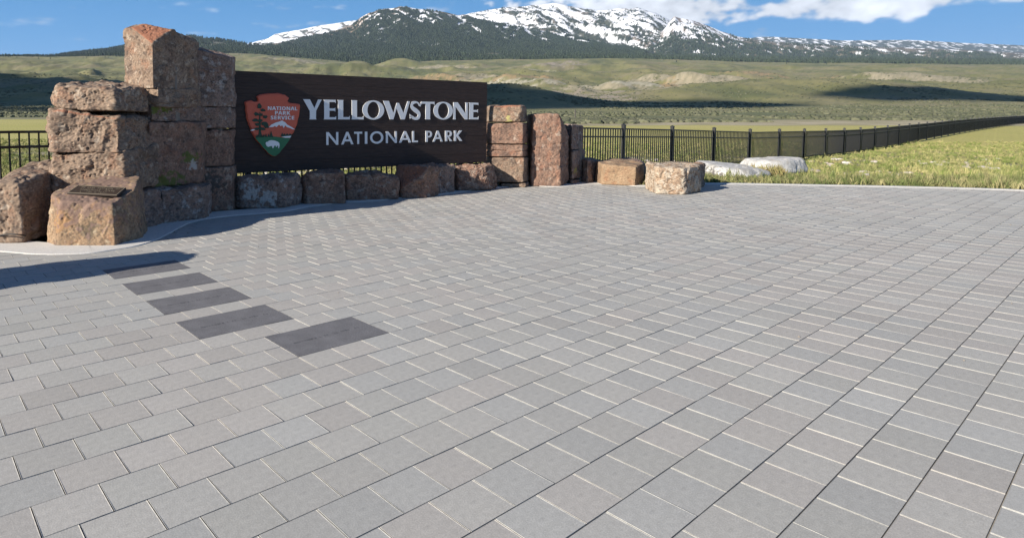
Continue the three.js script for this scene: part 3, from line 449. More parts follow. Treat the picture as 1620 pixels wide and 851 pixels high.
// tallest pillar
pile('stone_pillar', 'tallest pillar of stacked brown stones with a red notched top', 'stone pillar', [
  { P: [[195, 10.25], [241, 9.85], [307, 10.75]], dep: 0.62, bot: YH(141, 9.9), top: YH(37, 10.4), tz: 0.0, tx: 0, k: 0.018, seed: 21, n: 76, pal: 'tan', mid: 90, batter: 0.012, amp: 0.6, cut3: [[[239, 67, 9.87], [207, 44, 10.12], [272, 51, 10.22]], [[196, 46, 10.3], [224, 37, 10.62], [206, 43, 10.1]], [[226, 37.5, 10.6], [252, 45, 10.7], [278, 50, 10.3]]], cuts: [[0.7, 0.7, 0, 293, 57, 10.5]], fresh: [[0.02, 0.72, -0.69], [0, 0.6, -0.8], [0, 0.8, -0.6]], lichen: 0.35 },
  { P: [[195, 10.22], [250, 9.88], [310, 10.72]], dep: 0.62, bot: YH(170, 9.9), top: YH(136, 9.9), k: 0.02, seed: 22, n: 50, pal: 'tan', mid: 152, batter: 0.0, amp: 0.8, cuts: [[-0.1, -0.8, -0.5, 250, 166, 9.86]] },
  { P: [[198, 10.25], [240, 9.92], [312, 10.75]], dep: 0.62, bot: YH(193, 10), top: YH(165, 10), k: 0.025, seed: 23, n: 46, pal: 'grey', mid: 180, batter: 0.0, spots: [[262, 165, 0.16, MOSS, 10.1], [250, 172, 0.1, MOSS, 10]] },
  { P: [[196, 10.2], [237, 9.85], [318, 10.7]], dep: 0.68, bot: YH(297, 10), top: YH(192, 10), k: 0.03, seed: 24, n: 70, pal: 'red', mid: 245, batter: -0.02, amp: 0.6, spots: [[301, 249, 0.13, MOSS, 10.5], [262, 290, 0.22, MOSS, 10.1], [304, 262, 0.1, WHITE, 10.5]], lichen: 0.1 },
  { P: [[225, 10.2], [256, 9.75], [324, 10.3]], dep: 0.75, bot: 0, top: YH(298, 9.9), k: 0.03, seed: 25, n: 52, pal: 'grey', mid: 325, batter: 0.0, amp: 0.7, lichen: 0.4 }]);
// second pillar beside the sign
pile('stone_pillar', 'dark flat-topped stone pillar between the tallest pillar and the sign', 'stone pillar', [
  { P: [[305, 11.3], [308, 11.08], [365, 11.45]], dep: 0.62, bot: YH(169, 11), top: YH(76, 10.8), tx: -0.32, tz: 0.1, k: 0.02, seed: 31, n: 70, pal: 'grey', mid: 120, batter: 0.0, amp: 0.6, lichen: 0.45 },
  { P: [[305, 11.3], [308, 11.06], [365, 11.44]], dep: 0.62, bot: YH(204, 11), top: YH(168, 11), k: 0.02, seed: 32, n: 44, pal: 'grey', mid: 185, batter: 0.0, amp: 0.6 },
  { P: [[306, 11.3], [309, 11.06], [364, 11.42]], dep: 0.64, bot: YH(266, 11), top: YH(205, 11), k: 0.02, seed: 33, n: 52, pal: 'red', mid: 235, batter: 0.0, amp: 0.6, lichen: 0.2 },
  { P: [[306, 11.2], [310, 10.95], [367, 11.3]], dep: 0.7, bot: 0, top: YH(266, 10.9), k: 0.022, seed: 34, n: 62, pal: 'red', mid: 300, batter: 0.0, amp: 0.6, lichen: 0.45, spots: [[328, 290, 0.25, [0.06, 0.055, 0.05], 10.7]] }]);
// row of low boulders in front of the sign
const low = 'low boulders in front of the sign';
boulder('low_boulder', 'rounded low boulder with white lichen below the arrowhead emblem', { P: [[365, 11.75], [380, 11.42], [448, 11.5], [477, 12.05]], dep: 0.5, bot: 0, top: YH(279, 11.7), k: 0.09, seed: 41, n: 66, pal: 'grey', mid: 305, batter: 0.1, lichen: 0.3, spots: [[400, 305, 0.2, WHITE, 11.5], [425, 312, 0.18, WHITE, 11.5], [383, 292, 0.08, WHITE, 11.6]] }, low);
boulder('low_boulder', 'square grainy low boulder second from the left below the sign', { P: [[466, 12.5], [485, 12.1], [546, 12.25]], dep: 0.55, bot: 0, top: YH(273, 12.3), tx: 0.05, k: 0.03, seed: 42, n: 62, pal: 'red', mid: 297, batter: 0.06, lichen: 0.35, amp: 0.7, cuts: [[-0.7, 0.7, 0, 472, 285, 12.3]] }, low);
boulder('low_boulder', 'long low boulder with a flat right end below the middle of the sign', { P: [[541, 12.9], [548, 12.7], [629, 12.95], [632, 13.1]], dep: 0.55, bot: 0, top: YH(276, 12.8), k: 0.045, seed: 43, n: 62, pal: 'red', mid: 297, batter: 0.05, lichen: 0.4, cuts: [[0.25, 1, 0, 615, 278, 12.9]] }, low);
boulder('low_boulder', 'low boulder with a sunlit notch in its top right corner', { P: [[624, 13.35], [636, 13.15], [674, 13.2], [695, 13.7]], dep: 0.6, bot: 0, top: YH(264, 13.3), k: 0.025, seed: 44, n: 62, pal: 'red', mid: 285, batter: 0.04, lichen: 0.3, cuts: [[-0.45, 0.75, -0.5, 668, 276, 13.2]], fresh: [[-0.45, 0.75, -0.5]] }, low);
boulder('low_boulder', 'narrow dark low boulder squeezed between two wider ones', { P: [[682, 14.1], [690, 13.9], [720, 14.3]], dep: 0.5, bot: 0, top: YH(263, 14), k: 0.03, seed: 45, n: 40, pal: 'grey', mid: 282, lichen: 0.35 }, low);
boulder('low_boulder', 'rounded grainy low boulder at the right end of the sign', { P: [[713, 14.8], [724, 14.5], [773, 14.65], [788, 15.1]], dep: 0.55, bot: 0, top: YH(262, 14.7), k: 0.08, seed: 46, n: 62, pal: 'red', mid: 282, batter: 0.12, lichen: 0.45 }, low);
boulder('low_boulder', 'small shaded stone wedged behind the right end of the boulder row', { P: [[768, 15.6], [790, 15.5]], dep: 0.45, bot: 0, top: YH(259, 15.5), k: 0.04, seed: 47, n: 32, pal: 'grey', mid: 275 }, low);
// right-hand pillars
pile('stone_pillar', 'sunlit pillar of stacked blocks right of the sign', 'stone pillar', [
  { P: [[770, 16.1], [777, 15.52], [826, 15.38], [835, 15.9]], dep: 0.7, bot: YH(194, 15.6), top: YH(166, 15.6), k: 0.05, seed: 51, n: 46, pal: 'tan', mid: 180, batter: 0.04, amp: 0.6, cuts: [[-0.1, 0.8, -0.6, 802, 169, 15.45]], fresh: [[-0.1, 0.86, -0.5]], spots: [[803, 189, 0.1, [0.36, 0.33, 0.12], 15.6]], lichen: 0.4 },
  { P: [[768, 16.1], [775, 15.52], [828, 15.38], [836, 15.95]], dep: 0.7, bot: YH(228, 15.6), top: YH(194, 15.6), k: 0.025, seed: 52, n: 46, pal: 'red', mid: 210, batter: 0.0, amp: 0.5, lichen: 0.2 },
  { P: [[768, 16.1], [775, 15.52], [828, 15.38], [837, 15.95]], dep: 0.7, bot: YH(248, 15.6), top: YH(228, 15.6), k: 0.02, seed: 53, n: 40, pal: 'red', mid: 238, batter: 0.0, amp: 0.55, cracks: [[YH(238, 15.6), 0.018, 0.03]], lichen: 0.2 },
  { P: [[768, 16.1], [776, 15.52], [829, 15.38], [838, 15.95]], dep: 0.7, bot: YH(288, 15.6), top: YH(248.4, 15.6), k: 0.03, seed: 54, n: 48, pal: 'tan', mid: 268, batter: 0.0, amp: 0.5, lichen: 0.25 },
  { P: [[793, 15.5], [832, 15.36], [838, 15.9]], dep: 0.7, bot: 0, top: YH(289, 15.6), k: 0.03, seed: 55, n: 32, pal: 'tan', mid: 291, batter: 0.0, amp: 0.5 }]);
boulder('standing_stone', 'single tall sunlit standing stone with a shoulder at its upper left', { P: [[837, 16.2], [841, 15.68], [888, 15.58], [901, 16.35]], dep: 0.7, bot: 0, top: YH(180, 15.5), k: 0.03, seed: 61, n: 64, pal: 'red', mid: 236, batter: 0.012, amp: 0.65, lichen: 0.3, cat: 'standing stone', cuts: [[-0.8, 0.6, 0, 842, 184, 15.6], [0.75, 0.65, 0, 888, 183, 15.6]], cracks: [[YH(263, 15.5), 0.012, 0.02], [YH(228, 15.5), 0.01, 0.015, 0.1], [YH(210, 15.5), 0.008, 0.014, -0.15]] });
pile('stone_pillar', 'short shaded dark pillar right of the tall standing stone', 'stone pillar', [
  { P: [[899, 16.6], [905, 16.3], [924, 17.0]], dep: 0.6, bot: YH(237, 16.5), top: YH(197, 16.4), tx: -0.12, k: 0.025, seed: 63, n: 42, pal: 'grey', mid: 215, batter: 0.0, amp: 0.6 },
  { P: [[899, 16.5], [906, 16.2], [926, 17.0]], dep: 0.6, bot: YH(283, 16.4), top: YH(237, 16.4), k: 0.025, seed: 64, n: 44, pal: 'grey', mid: 260, batter: 0.0, amp: 0.6, spots: [[912, 270, 0.1, [0.3, 0.27, 0.08], 16.4]] },
  { P: [[899, 16.4], [906, 16.1], [926, 16.9]], dep: 0.6, bot: 0, top: YH(284, 16.4), k: 0.03, seed: 65, n: 30, pal: 'grey', mid: 288, batter: 0.0, amp: 0.6 }]);
boulder('boulder', 'dark shaded boulder at the foot of the short dark pillar', { P: [[922, 16.7], [930, 16.4], [952, 17.3]], dep: 0.7, bot: 0, top: YH(253, 16.5), tx: -0.1, k: 0.035, seed: 66, n: 42, pal: 'grey', mid: 272 });
boulder('boulder', 'smooth ochre block boulder with a dark rough right end', { P: [[952, 16.1], [1007, 15.7], [1020, 16.3]], dep: 0.75, bot: 0, top: YH(264, 15.7), tz: 0.1, k: 0.035, seed: 67, n: 50, pal: 'ochre', mid: 278, amp: 0.55, rough: 0.6, lichen: 0.1 });
boulder('boulder', 'low dark boulder behind the ochre block, in front of the fence', { P: [[974, 17.6], [990, 17.2], [1020, 17.4], [1033, 17.9]], dep: 0.7, bot: 0, top: YH(254, 17.3), k: 0.09, seed: 68, n: 42, pal: 'grey', mid: 262, cuts: [[0.5, 0.85, -0.2, 1025, 262, 17.4]] });
boulder('boulder', 'pale mottled boulder standing alone on the paving at right', { P: [[1031, 14.3], [1036, 13.95], [1083, 13.75], [1110, 14.35]], dep: 0.75, bot: 0, top: YH(266, 13.8), tz: 0.05, k: 0.04, seed: 71, n: 66, pal: 'mottled', mid: 286, amp: 0.75, lichen: 0.75, batter: 0.03 });
boulder('boulder', 'brown boulder directly behind the pale mottled one', { P: [[1056, 15.3], [1075, 15.05], [1105, 15.1], [1118, 15.6]], dep: 0.7, bot: 0, top: YH(260.5, 15.1), k: 0.05, seed: 72, n: 46, pal: 'tan', mid: 275, amp: 0.7, lichen: 0.4 });
boulder('white_boulder', 'long low white boulder in the grass before the fence', { P: [[1113, 19.0], [1140, 18.3], [1190, 18.2], [1226, 18.8]], dep: 1.2, bot: -0.1, top: YH(267, 18.4), tx: -0.1, tz: 0.08, amp: 0.5, k: 0.16, seed: 73, n: 50, pal: 'white', mid: 274, rough: 0.5, lichen: 0.2, batter: 0.25, spots: [[1128, 276, 0.3, [0.1, 0.09, 0.085], 18.4]] });
boulder('white_boulder', 'white boulder cut by the right picture edge, higher up the verge', { P: [[1188, 20.9], [1214, 20.2], [1250, 20.2], [1284, 21]], dep: 1.2, bot: -0.1, top: YH(253, 20.3), tx: 0.05, amp: 0.5, k: 0.16, seed: 74, n: 46, pal: 'white', mid: 260, rough: 0.5, lichen: 0.1, batter: 0.4, cuts: [[-0.6, 0.8, 0, 1202, 255, 20.3]] });
{ const c = [-2.42 - 1.32 / Math.tan(SUN_EL) * Math.cos(SUN_AZ), 7.24 - 1.32 / Math.tan(SUN_EL) * Math.sin(SUN_AZ)], q = (a, b) => [600 + FOC * (c[0] + a) / (c[1] + b) * 1.0, c[1] + b];
boulder('standing_stone', 'round-topped standing stone left of the picture, casting the long shadow on the paving', { P: [q(-0.42, 0.1), q(-0.15, -0.3), q(0.42, -0.25)], dep: 0.55, bot: 0, top: 1.36, k: 0.2, seed: 75, n: 34, pal: 'tan', mid: 258, cat: 'standing stone', batter: 0.08 }); }

// ---------------------------------------------------------------- the sign
{
  const D0 = 11.9, D1 = D0 * 163 / 126, X0 = XD(365, D0, 190), X1 = XD(770.5, D1, 190), len = Math.hypot(X1 - X0, D1 - D0), dx = (X1 - X0) / len, dd = (D1 - D0) / len, turn = Math.atan2(dd, dx);
  const S = (px, py, out = 0) => {                        // a point of the photograph on the sign's face: [along, height]
    const [rx, ru, rf] = ray(px, py), nx = dd, nd = -dx, ox = X0 + nx * out, od = D0 + nd * out, t = (nx * ox + nd * od) / (nx * rx + nd * rf);
    return [(rx * t - ox) * dx + (rf * t - od) * dd, EYE + ru * t];
  };
  const yb = (S(367, 275)[1] + S(770, 256)[1]) / 2, yt = (S(365, 111.5)[1] + S(770, 130)[1]) / 2;
  const sign = thing('entrance_sign', 'wide dark brown wooden sign reading YELLOWSTONE NATIONAL PARK between stone pillars', 'sign', [X0, 0, -D0], turn);
  const wt = woodTex.clone(); wt.repeat.set(0.35, 0.7); wt.needsUpdate = true;
  const wood = std({ color: rgb(0.062, 0.036, 0.029), map: wt, bumpMap: wt, bumpScale: 0.006, roughness: 0.72 });
  const boards = 9, bh = (yt - yb) / boards;
  for (let i = 0; i < boards; i++) {
    const g = new RoundedBoxGeometry(len, bh - 0.0015, 0.14, 2, 0.003), p = g.attributes.position, uv = g.attributes.uv; for (let k = 0; k < p.count; k++) uv.setXY(k, p.getX(k) + i * 1.7, p.getY(k) + i * 0.43);
    const m = part(i ? `plank_${String(i).padStart(3, '0')}` : 'plank', g, wood, sign); m.position.set(len / 2, yb + bh * (i + 0.5), -0.07 + (i % 2 ? 0.0007 : 0));
  }
  part('back_panel', box(len - 0.06, yt - yb - 0.06, 0.03, len / 2, (yt + yb) / 2, -0.158), wood, sign);
  for (const x of [0.4, len * 0.36, len - 0.35]) part('post', box(0.1, yb + 0.6, 0.1, x, (yb + 0.6) / 2, -0.2), std({ color: rgb(0.015, 0.015, 0.016), roughness: 0.5 }), sign);
  const silver = std({ color: rgb(0.82, 0.82, 0.82), roughness: 0.55 });
  const SH = (pts, holes = []) => { const s = new THREE.Shape(pts.map((q) => new THREE.Vector2(...q))); holes.forEach((h) => s.holes.push(new THREE.Path(h.map((q) => new THREE.Vector2(...q))))); return s; };
  const ell = (cx, cy, rx, ry, n = 40) => [...Array(n)].map((_, i) => [cx + rx * Math.cos(i / n * 6.28319), cy + ry * Math.sin(i / n * 6.28319)]);
  function strokeS() {                                     // the letter S as a swelling stroke
    const c = new THREE.CatmullRomCurve3([[0.86, 0.79], [0.7, 0.925], [0.45, 0.955], [0.2, 0.87], [0.17, 0.7], [0.36, 0.57], [0.62, 0.45], [0.83, 0.3], [0.77, 0.12], [0.5, 0.045], [0.25, 0.075], [0.06, 0.22]].map(([x, y]) => new THREE.Vector3(x, y, 0)));
    const W = [[0, 0.05], [0.12, 0.05], [0.3, 0.1], [0.5, 0.13], [0.7, 0.11], [0.88, 0.055], [1, 0.05]], a = [], b = [];
    for (let i = 0; i <= 60; i++) { const t = i / 60, p = c.getPoint(t), g = c.getTangent(t), w = lin(W, t); a.push([p.x - g.y * w, p.y + g.x * w]); b.push([p.x + g.y * w, p.y - g.x * w]); }
    a.unshift([0.97, 0.72]); a.unshift([0.95, 0.95]); b.push([0.0, 0.05]); b.push([-0.02, 0.3]); return [...a, ...b.reverse()];
  }
  const BIG = {
    Y: SH([[0, 1], [0.36, 1], [0.6, 0.56], [0.8, 1], [1, 1], [0.69, 0.43], [0.68, 0.08], [0.7, 0], [0.33, 0], [0.35, 0.08], [0.35, 0.42]]),
    E: SH([[0, 1], [0.97, 1], [0.97, 0.84], [0.9, 0.885], [0.45, 0.885], [0.45, 0.565], [0.86, 0.565], [0.93, 0.6], [0.93, 0.4], [0.86, 0.445], [0.45, 0.445], [0.45, 0.115], [0.92, 0.115], [1, 0.17], [1, 0], [0, 0], [0.03, 0.07], [0.03, 0.93]]),
    L: SH([[0, 1], [0.47, 1], [0.45, 0.93], [0.45, 0.12], [0.92, 0.12], [1, 0.19], [1, 0], [0, 0], [0.03, 0.07], [0.03, 0.93]]),
    O: SH(ell(0.5, 0.5, 0.5, 0.515), [ell(0.5, 0.5, 0.275, 0.435)]),
    W: SH([[-0.01, 1], [0.2, 1], [0.37, 0.34], [0.5, 0.9], [0.58, 0.9], [0.76, 0.34], [0.91, 1], [1, 1], [0.8, 0], [0.66, 0], [0.49, 0.6], [0.37, 0], [0.24, 0]]),
    S: SH(strokeS()),
    T: SH([[0, 1], [1, 1], [1, 0.82], [0.93, 0.885], [0.67, 0.885], [0.67, 0.07], [0.69, 0], [0.31, 0], [0.33, 0.07], [0.33, 0.885], [0.07, 0.885], [0, 0.82]]),
    N: SH([[0, 1], [0.3, 1], [0.86, 0.33], [0.86, 0.93], [0.83, 1], [1.02, 1], [1, 0.93], [1, 0], [0.82, 0], [0.15, 0.74], [0.15, 0.07], [0.18, 0], [-0.02, 0], [0, 0.07]]),
  };
  const arc = (cx, cy, rx, ry, a0, a1, n = 14) => [...Array(n + 1)].map((_, i) => { const a = a0 + (a1 - a0) * i / n; return [cx + rx * Math.cos(a), cy + ry * Math.sin(a)]; });
  const SMALL = {
    N: SH([[0, 0], [0, 1], [0.2, 1], [0.82, 0.27], [0.82, 1], [1, 1], [1, 0], [0.82, 0], [0.18, 0.75], [0.18, 0]]),
    A: SH([[0, 0], [0.42, 1], [0.58, 1], [1, 0], [0.81, 0], [0.71, 0.24], [0.29, 0.24], [0.19, 0]], [[[0.36, 0.4], [0.5, 0.76], [0.64, 0.4]]]),
    T: SH([[0, 1], [1, 1], [1, 0.84], [0.62, 0.84], [0.62, 0], [0.38, 0], [0.38, 0.84], [0, 0.84]]),
    I: SH([[0, 0], [0, 1], [1, 1], [1, 0]]),
    O: SH(ell(0.5, 0.5, 0.5, 0.52), [ell(0.5, 0.5, 0.335, 0.355)]),
    L: SH([[0, 0], [0, 1], [0.34, 1], [0.34, 0.15], [1, 0.15], [1, 0]]),
    P: SH([[0, 0], [0, 1], [0.55, 1], ...arc(0.55, 0.7, 0.45, 0.3, Math.PI / 2, -Math.PI / 2), [0.33, 0.4], [0.33, 0]], [[[0.33, 0.86], ...arc(0.52, 0.7, 0.2, 0.16, Math.PI / 2, -Math.PI / 2), [0.33, 0.54]]]),
    R: SH([[0, 0], [0, 1], [0.52, 1], ...arc(0.52, 0.71, 0.43, 0.29, Math.PI / 2, -Math.PI / 2), [1.02, 0], [0.68, 0], [0.36, 0.42], [0.3, 0.42], [0.3, 0]], [[[0.3, 0.86], ...arc(0.5, 0.71, 0.18, 0.15, Math.PI / 2, -Math.PI / 2), [0.3, 0.56]]]),
    K: SH([[0, 0], [0, 1], [0.26, 1], [0.26, 0.6], [0.66, 1], [0.98, 1], [0.5, 0.54], [1.02, 0], [0.7, 0], [0.26, 0.47], [0.26, 0]]),
  };
  const glyph = (shape, x0, x1, y0, y1, dp) => { const g = new THREE.ExtrudeGeometry(shape, { depth: 1, bevelEnabled: false, curveSegments: 16 }); g.scale(x1 - x0, y1 - y0, dp); return g.translate(x0, y0, 0.001); };
  const z1 = [470, 145, 5.4], PX = (zx) => z1[0] + zx / z1[2], PY = (zy) => z1[1] + zy / z1[2];
  const bigRow = [['Y', 50, 208], ['E', 226, 331], ['L', 345, 448], ['L', 463, 566], ['O', 556, 742], ['W', 736, 962], ['S', 962, 1058], ['T', 1058, 1173], ['O', 1164, 1330], ['N', 1334, 1456], ['E', 1467, 1550]];
  const tY = S(PX(110), PY(66))[1], tE = S(PX(1510), PY(94))[1], bY = S(PX(125), PY(238))[1], bE = S(PX(1510), PY(237))[1];
  const done = new Map(), nm = (n) => { const k = done.get(n) || 0; done.set(n, k + 1); return k ? `${n}_${String(k).padStart(3, '0')}` : n; };
  for (const [ch, a, b] of bigRow) { const f = (a + b) / 3000, g = glyph(BIG[ch], S(PX(a), PY(150))[0], S(PX(b), PY(150))[0], lerp(bY, bE, f), lerp(tY, tE, f), 0.012); const m = part(nm('letter'), g, silver, sign); m.userData.label = `large raised letter ${ch} of YELLOWSTONE`; }
  const smallRow = [['N', 247, 350], ['A', 374, 480], ['T', 486, 554], ['I', 577, 598], ['O', 622, 735], ['N', 757, 851], ['A', 868, 974], ['L', 982, 1031], ['P', 1097, 1152], ['A', 1158, 1243], ['R', 1264, 1325], ['K', 1340, 1410]];
  const t0 = S(PX(300), PY(345))[1], t1 = S(PX(1375), PY(332))[1], b0 = S(PX(300), PY(454))[1], b1 = S(PX(1375), PY(421))[1];
  for (const [ch, a, b] of smallRow) { const f = (a - 300) / 1075, g = glyph(SMALL[ch], S(PX(a), PY(390))[0], S(PX(b), PY(390))[0], lerp(b0, b1, f), lerp(t0, t1, f), 0.011); const m = part(nm('letter'), g, silver, sign); m.userData.label = `smaller raised letter ${ch} of NATIONAL PARK`; }
  // arrowhead emblem
  const Z = ([x, y], out) => S(375 + x / 7.09, 135 + y / 7.09, out), poly = (pts, out) => SH(pts.map((p) => Z(p, out)));
  const em = new THREE.Group(); em.name = 'arrowhead_emblem'; sign.add(em);
  const red = std({ color: rgb(0.62, 0.12, 0.065), roughness: 0.6 }), green = std({ color: rgb(0.03, 0.17, 0.075), roughness: 0.6 }), deep = std({ color: rgb(0.012, 0.05, 0.028), roughness: 0.6 }), white = std({ color: rgb(0.84, 0.84, 0.84), roughness: 0.5 });
  const OUT = [[85, 190], [95, 180], [125, 170], [160, 165], [178, 178], [205, 181], [232, 172], [232, 148], [220, 126], [240, 110], [268, 98], [300, 95], [340, 89], [400, 88], [460, 84], [490, 92], [540, 106], [565, 122], [585, 140], [580, 152], [562, 166], [578, 186], [606, 196], [640, 199], [680, 205], [706, 212], [710, 240], [704, 290], [698, 345], [684, 390], [676, 440], [655, 480], [640, 525], [612, 560], [590, 605], [560, 645], [530, 692], [500, 725], [478, 760], [450, 782], [430, 796], [402, 796], [380, 785], [350, 765], [320, 730], [290, 702], [255, 655], [218, 618], [190, 570], [163, 530], [150, 480], [130, 440], [120, 400], [108, 370], [104, 320], [94, 280], [96, 235]];
  const ex = (shape, dp, z, mat, name, bevel = 0) => part(name, new THREE.ExtrudeGeometry(shape, { depth: dp, bevelEnabled: bevel > 0, bevelSize: bevel, bevelThickness: bevel, bevelSegments: 3, curveSegments: 10 }).translate(0, 0, z), mat, em);
  { // plate with chipped facets around its rim, like knapped stone
    const sh = poly(OUT, 0.05), c2 = sh.getPoints(), pos = [], idx = [], r = rng(8), cx = c2.reduce((s, p) => s + p.x, 0) / c2.length, cy = c2.reduce((s, p) => s + p.y, 0) / c2.length, rings = [[1, 0.002], [1.0, 0.03], [0.955, 0.055], [0.87, 0.06], [0.6, 0.06], [0.3, 0.06], [0.02, 0.06]];
    rings.forEach(([k, z], j) => c2.forEach((p, i) => { const q = j > 1 && j < 5 ? 0.006 * (r() - 0.5) : 0; pos.push(cx + (p.x - cx) * k, cy + (p.y - cy) * k, z + q); }));
    const n = c2.length; for (let j = 0; j < rings.length - 1; j++) for (let i = 0; i < n; i++) { const a = j * n + i, b = j * n + (i + 1) % n; idx.push(a, b, a + n, b, b + n, a + n); }
    const g = new THREE.BufferGeometry(); g.setAttribute('position', new THREE.Float32BufferAttribute(pos, 3)); g.setIndex(THREE.ShapeUtils.isClockWise(c2) ? idx.reverse() : idx); const g2 = g.toNonIndexed(); g2.computeVertexNormals();
    part('arrowhead_plate', g2, std({ color: red.color, roughness: 0.6 }), em);
  }
  ex(poly([[203, 590], [215, 575], [240, 572], [300, 572], [340, 575], [400, 572], [470, 580], [540, 590], [598, 592], [560, 648], [528, 690], [498, 724], [476, 757], [448, 780], [428, 793], [403, 793], [382, 782], [352, 762], [322, 727], [292, 699], [257, 652], [222, 616]], 0.07), 0.012, 0.06, green, 'meadow');
  {
    const r = rng(17), clump = (cx, cy, a, b) => poly([...Array(13)].map((_, i) => { const t = i / 13 * 6.2832, k = 0.72 + 0.5 * r(); return [cx + Math.cos(t) * a * k, cy + Math.sin(t) * b * k]; }), 0.07);
    ex(poly([[205, 588], [232, 562], [243, 530], [246, 420], [252, 300], [258, 300], [262, 420], [268, 530], [280, 562], [300, 588]], 0.07), 0.008, 0.064, deep, 'trunk_relief');
    for (const [x, y, a, b] of [[250, 236, 26, 30], [292, 278, 28, 17], [212, 322, 25, 22], [262, 330, 27, 17], [315, 352, 27, 18], [204, 390, 34, 18], [255, 398, 26, 19], [232, 440, 34, 18], [308, 430, 42, 24], [330, 462, 32, 22], [222, 488, 36, 15], [280, 486, 38, 18]]) ex(clump(x, y, a, b), 0.01, 0.066, deep, 'branch_relief');
    for (const [x, y, w, h] of [[300, 572, 11, 26], [323, 574, 12, 32], [352, 574, 12, 30], [381, 575, 22, 62], [222, 575, 14, 24]]) ex(poly([[x - w, y + 6], [x - w * 0.5, y - h * 0.45], [x, y - h], [x + w * 0.5, y - h * 0.45], [x + w, y + 6]], 0.07), 0.008, 0.066, deep, 'small_tree_relief');
  }
  ex(poly([[488, 572], [505, 530], [516, 552], [530, 540], [545, 556], [560, 538], [575, 556], [592, 540], [612, 552], [600, 578]], 0.07), 0.008, 0.066, deep, 'tree_line_relief');
  ex(poly([[355, 470], [385, 440], [440, 415], [470, 408], [503, 394], [540, 415], [560, 440], [612, 468], [650, 495], [622, 492], [585, 475], [560, 470], [540, 448], [522, 478], [505, 445], [490, 460], [470, 440], [440, 468], [425, 455], [400, 468]], 0.07), 0.012, 0.06, white, 'snow_mountain_relief');
  ex(poly([[148, 508], [165, 495], [195, 490], [205, 500], [175, 510]], 0.07), 0.008, 0.06, white, 'snow_slope_relief');
  ex(poly([[497, 578], [540, 570], [608, 566], [592, 588], [540, 588]], 0.07), 0.01, 0.066, white, 'lake_relief');
  ex(poly([[318, 655], [325, 635], [345, 632], [358, 620], [385, 615], [420, 620], [455, 632], [472, 648], [475, 675], [468, 706], [460, 705], [462, 680], [452, 672], [445, 690], [436, 690], [434, 676], [415, 678], [405, 705], [397, 705], [390, 680], [372, 682], [352, 690], [340, 688], [328, 676]], 0.08), 0.012, 0.071, white, 'bison_relief');
  const font = await new FontLoader().loadAsync('fonts/droid/droid_sans_bold.typeface.json');
  for (const [txt, a, b, y0, y1] of [['NATIONAL', 345, 676, 277, 235], ['PARK', 425, 596, 329, 288], ['SERVICE', 377, 642, 383, 341]]) {
    const adv = (c) => font.data.glyphs[c].ha / font.data.resolution, [xa, ya] = Z([a, y0], 0.07), [xb] = Z([b, y0], 0.07), [, yc] = Z([a, y1], 0.07);
    const gs = []; let at = 0; for (const c of txt) { gs.push(new TextGeometry(c, { font, size: 1, depth: 0.012, bevelEnabled: false, curveSegments: 5 }).translate(at, 0, 0)); at += adv(c); }
    const bb = new THREE.Box3(); gs.forEach((g) => { g.computeBoundingBox(); bb.union(g.boundingBox); });
    gs.forEach((g) => { g.translate(-bb.min.x, -bb.min.y, 0); g.scale((xb - xa) / (bb.max.x - bb.min.x), (yc - ya) / (bb.max.y - bb.min.y), 1); part('letter', g.translate(xa, ya, 0.059), white, em); });
  }
}

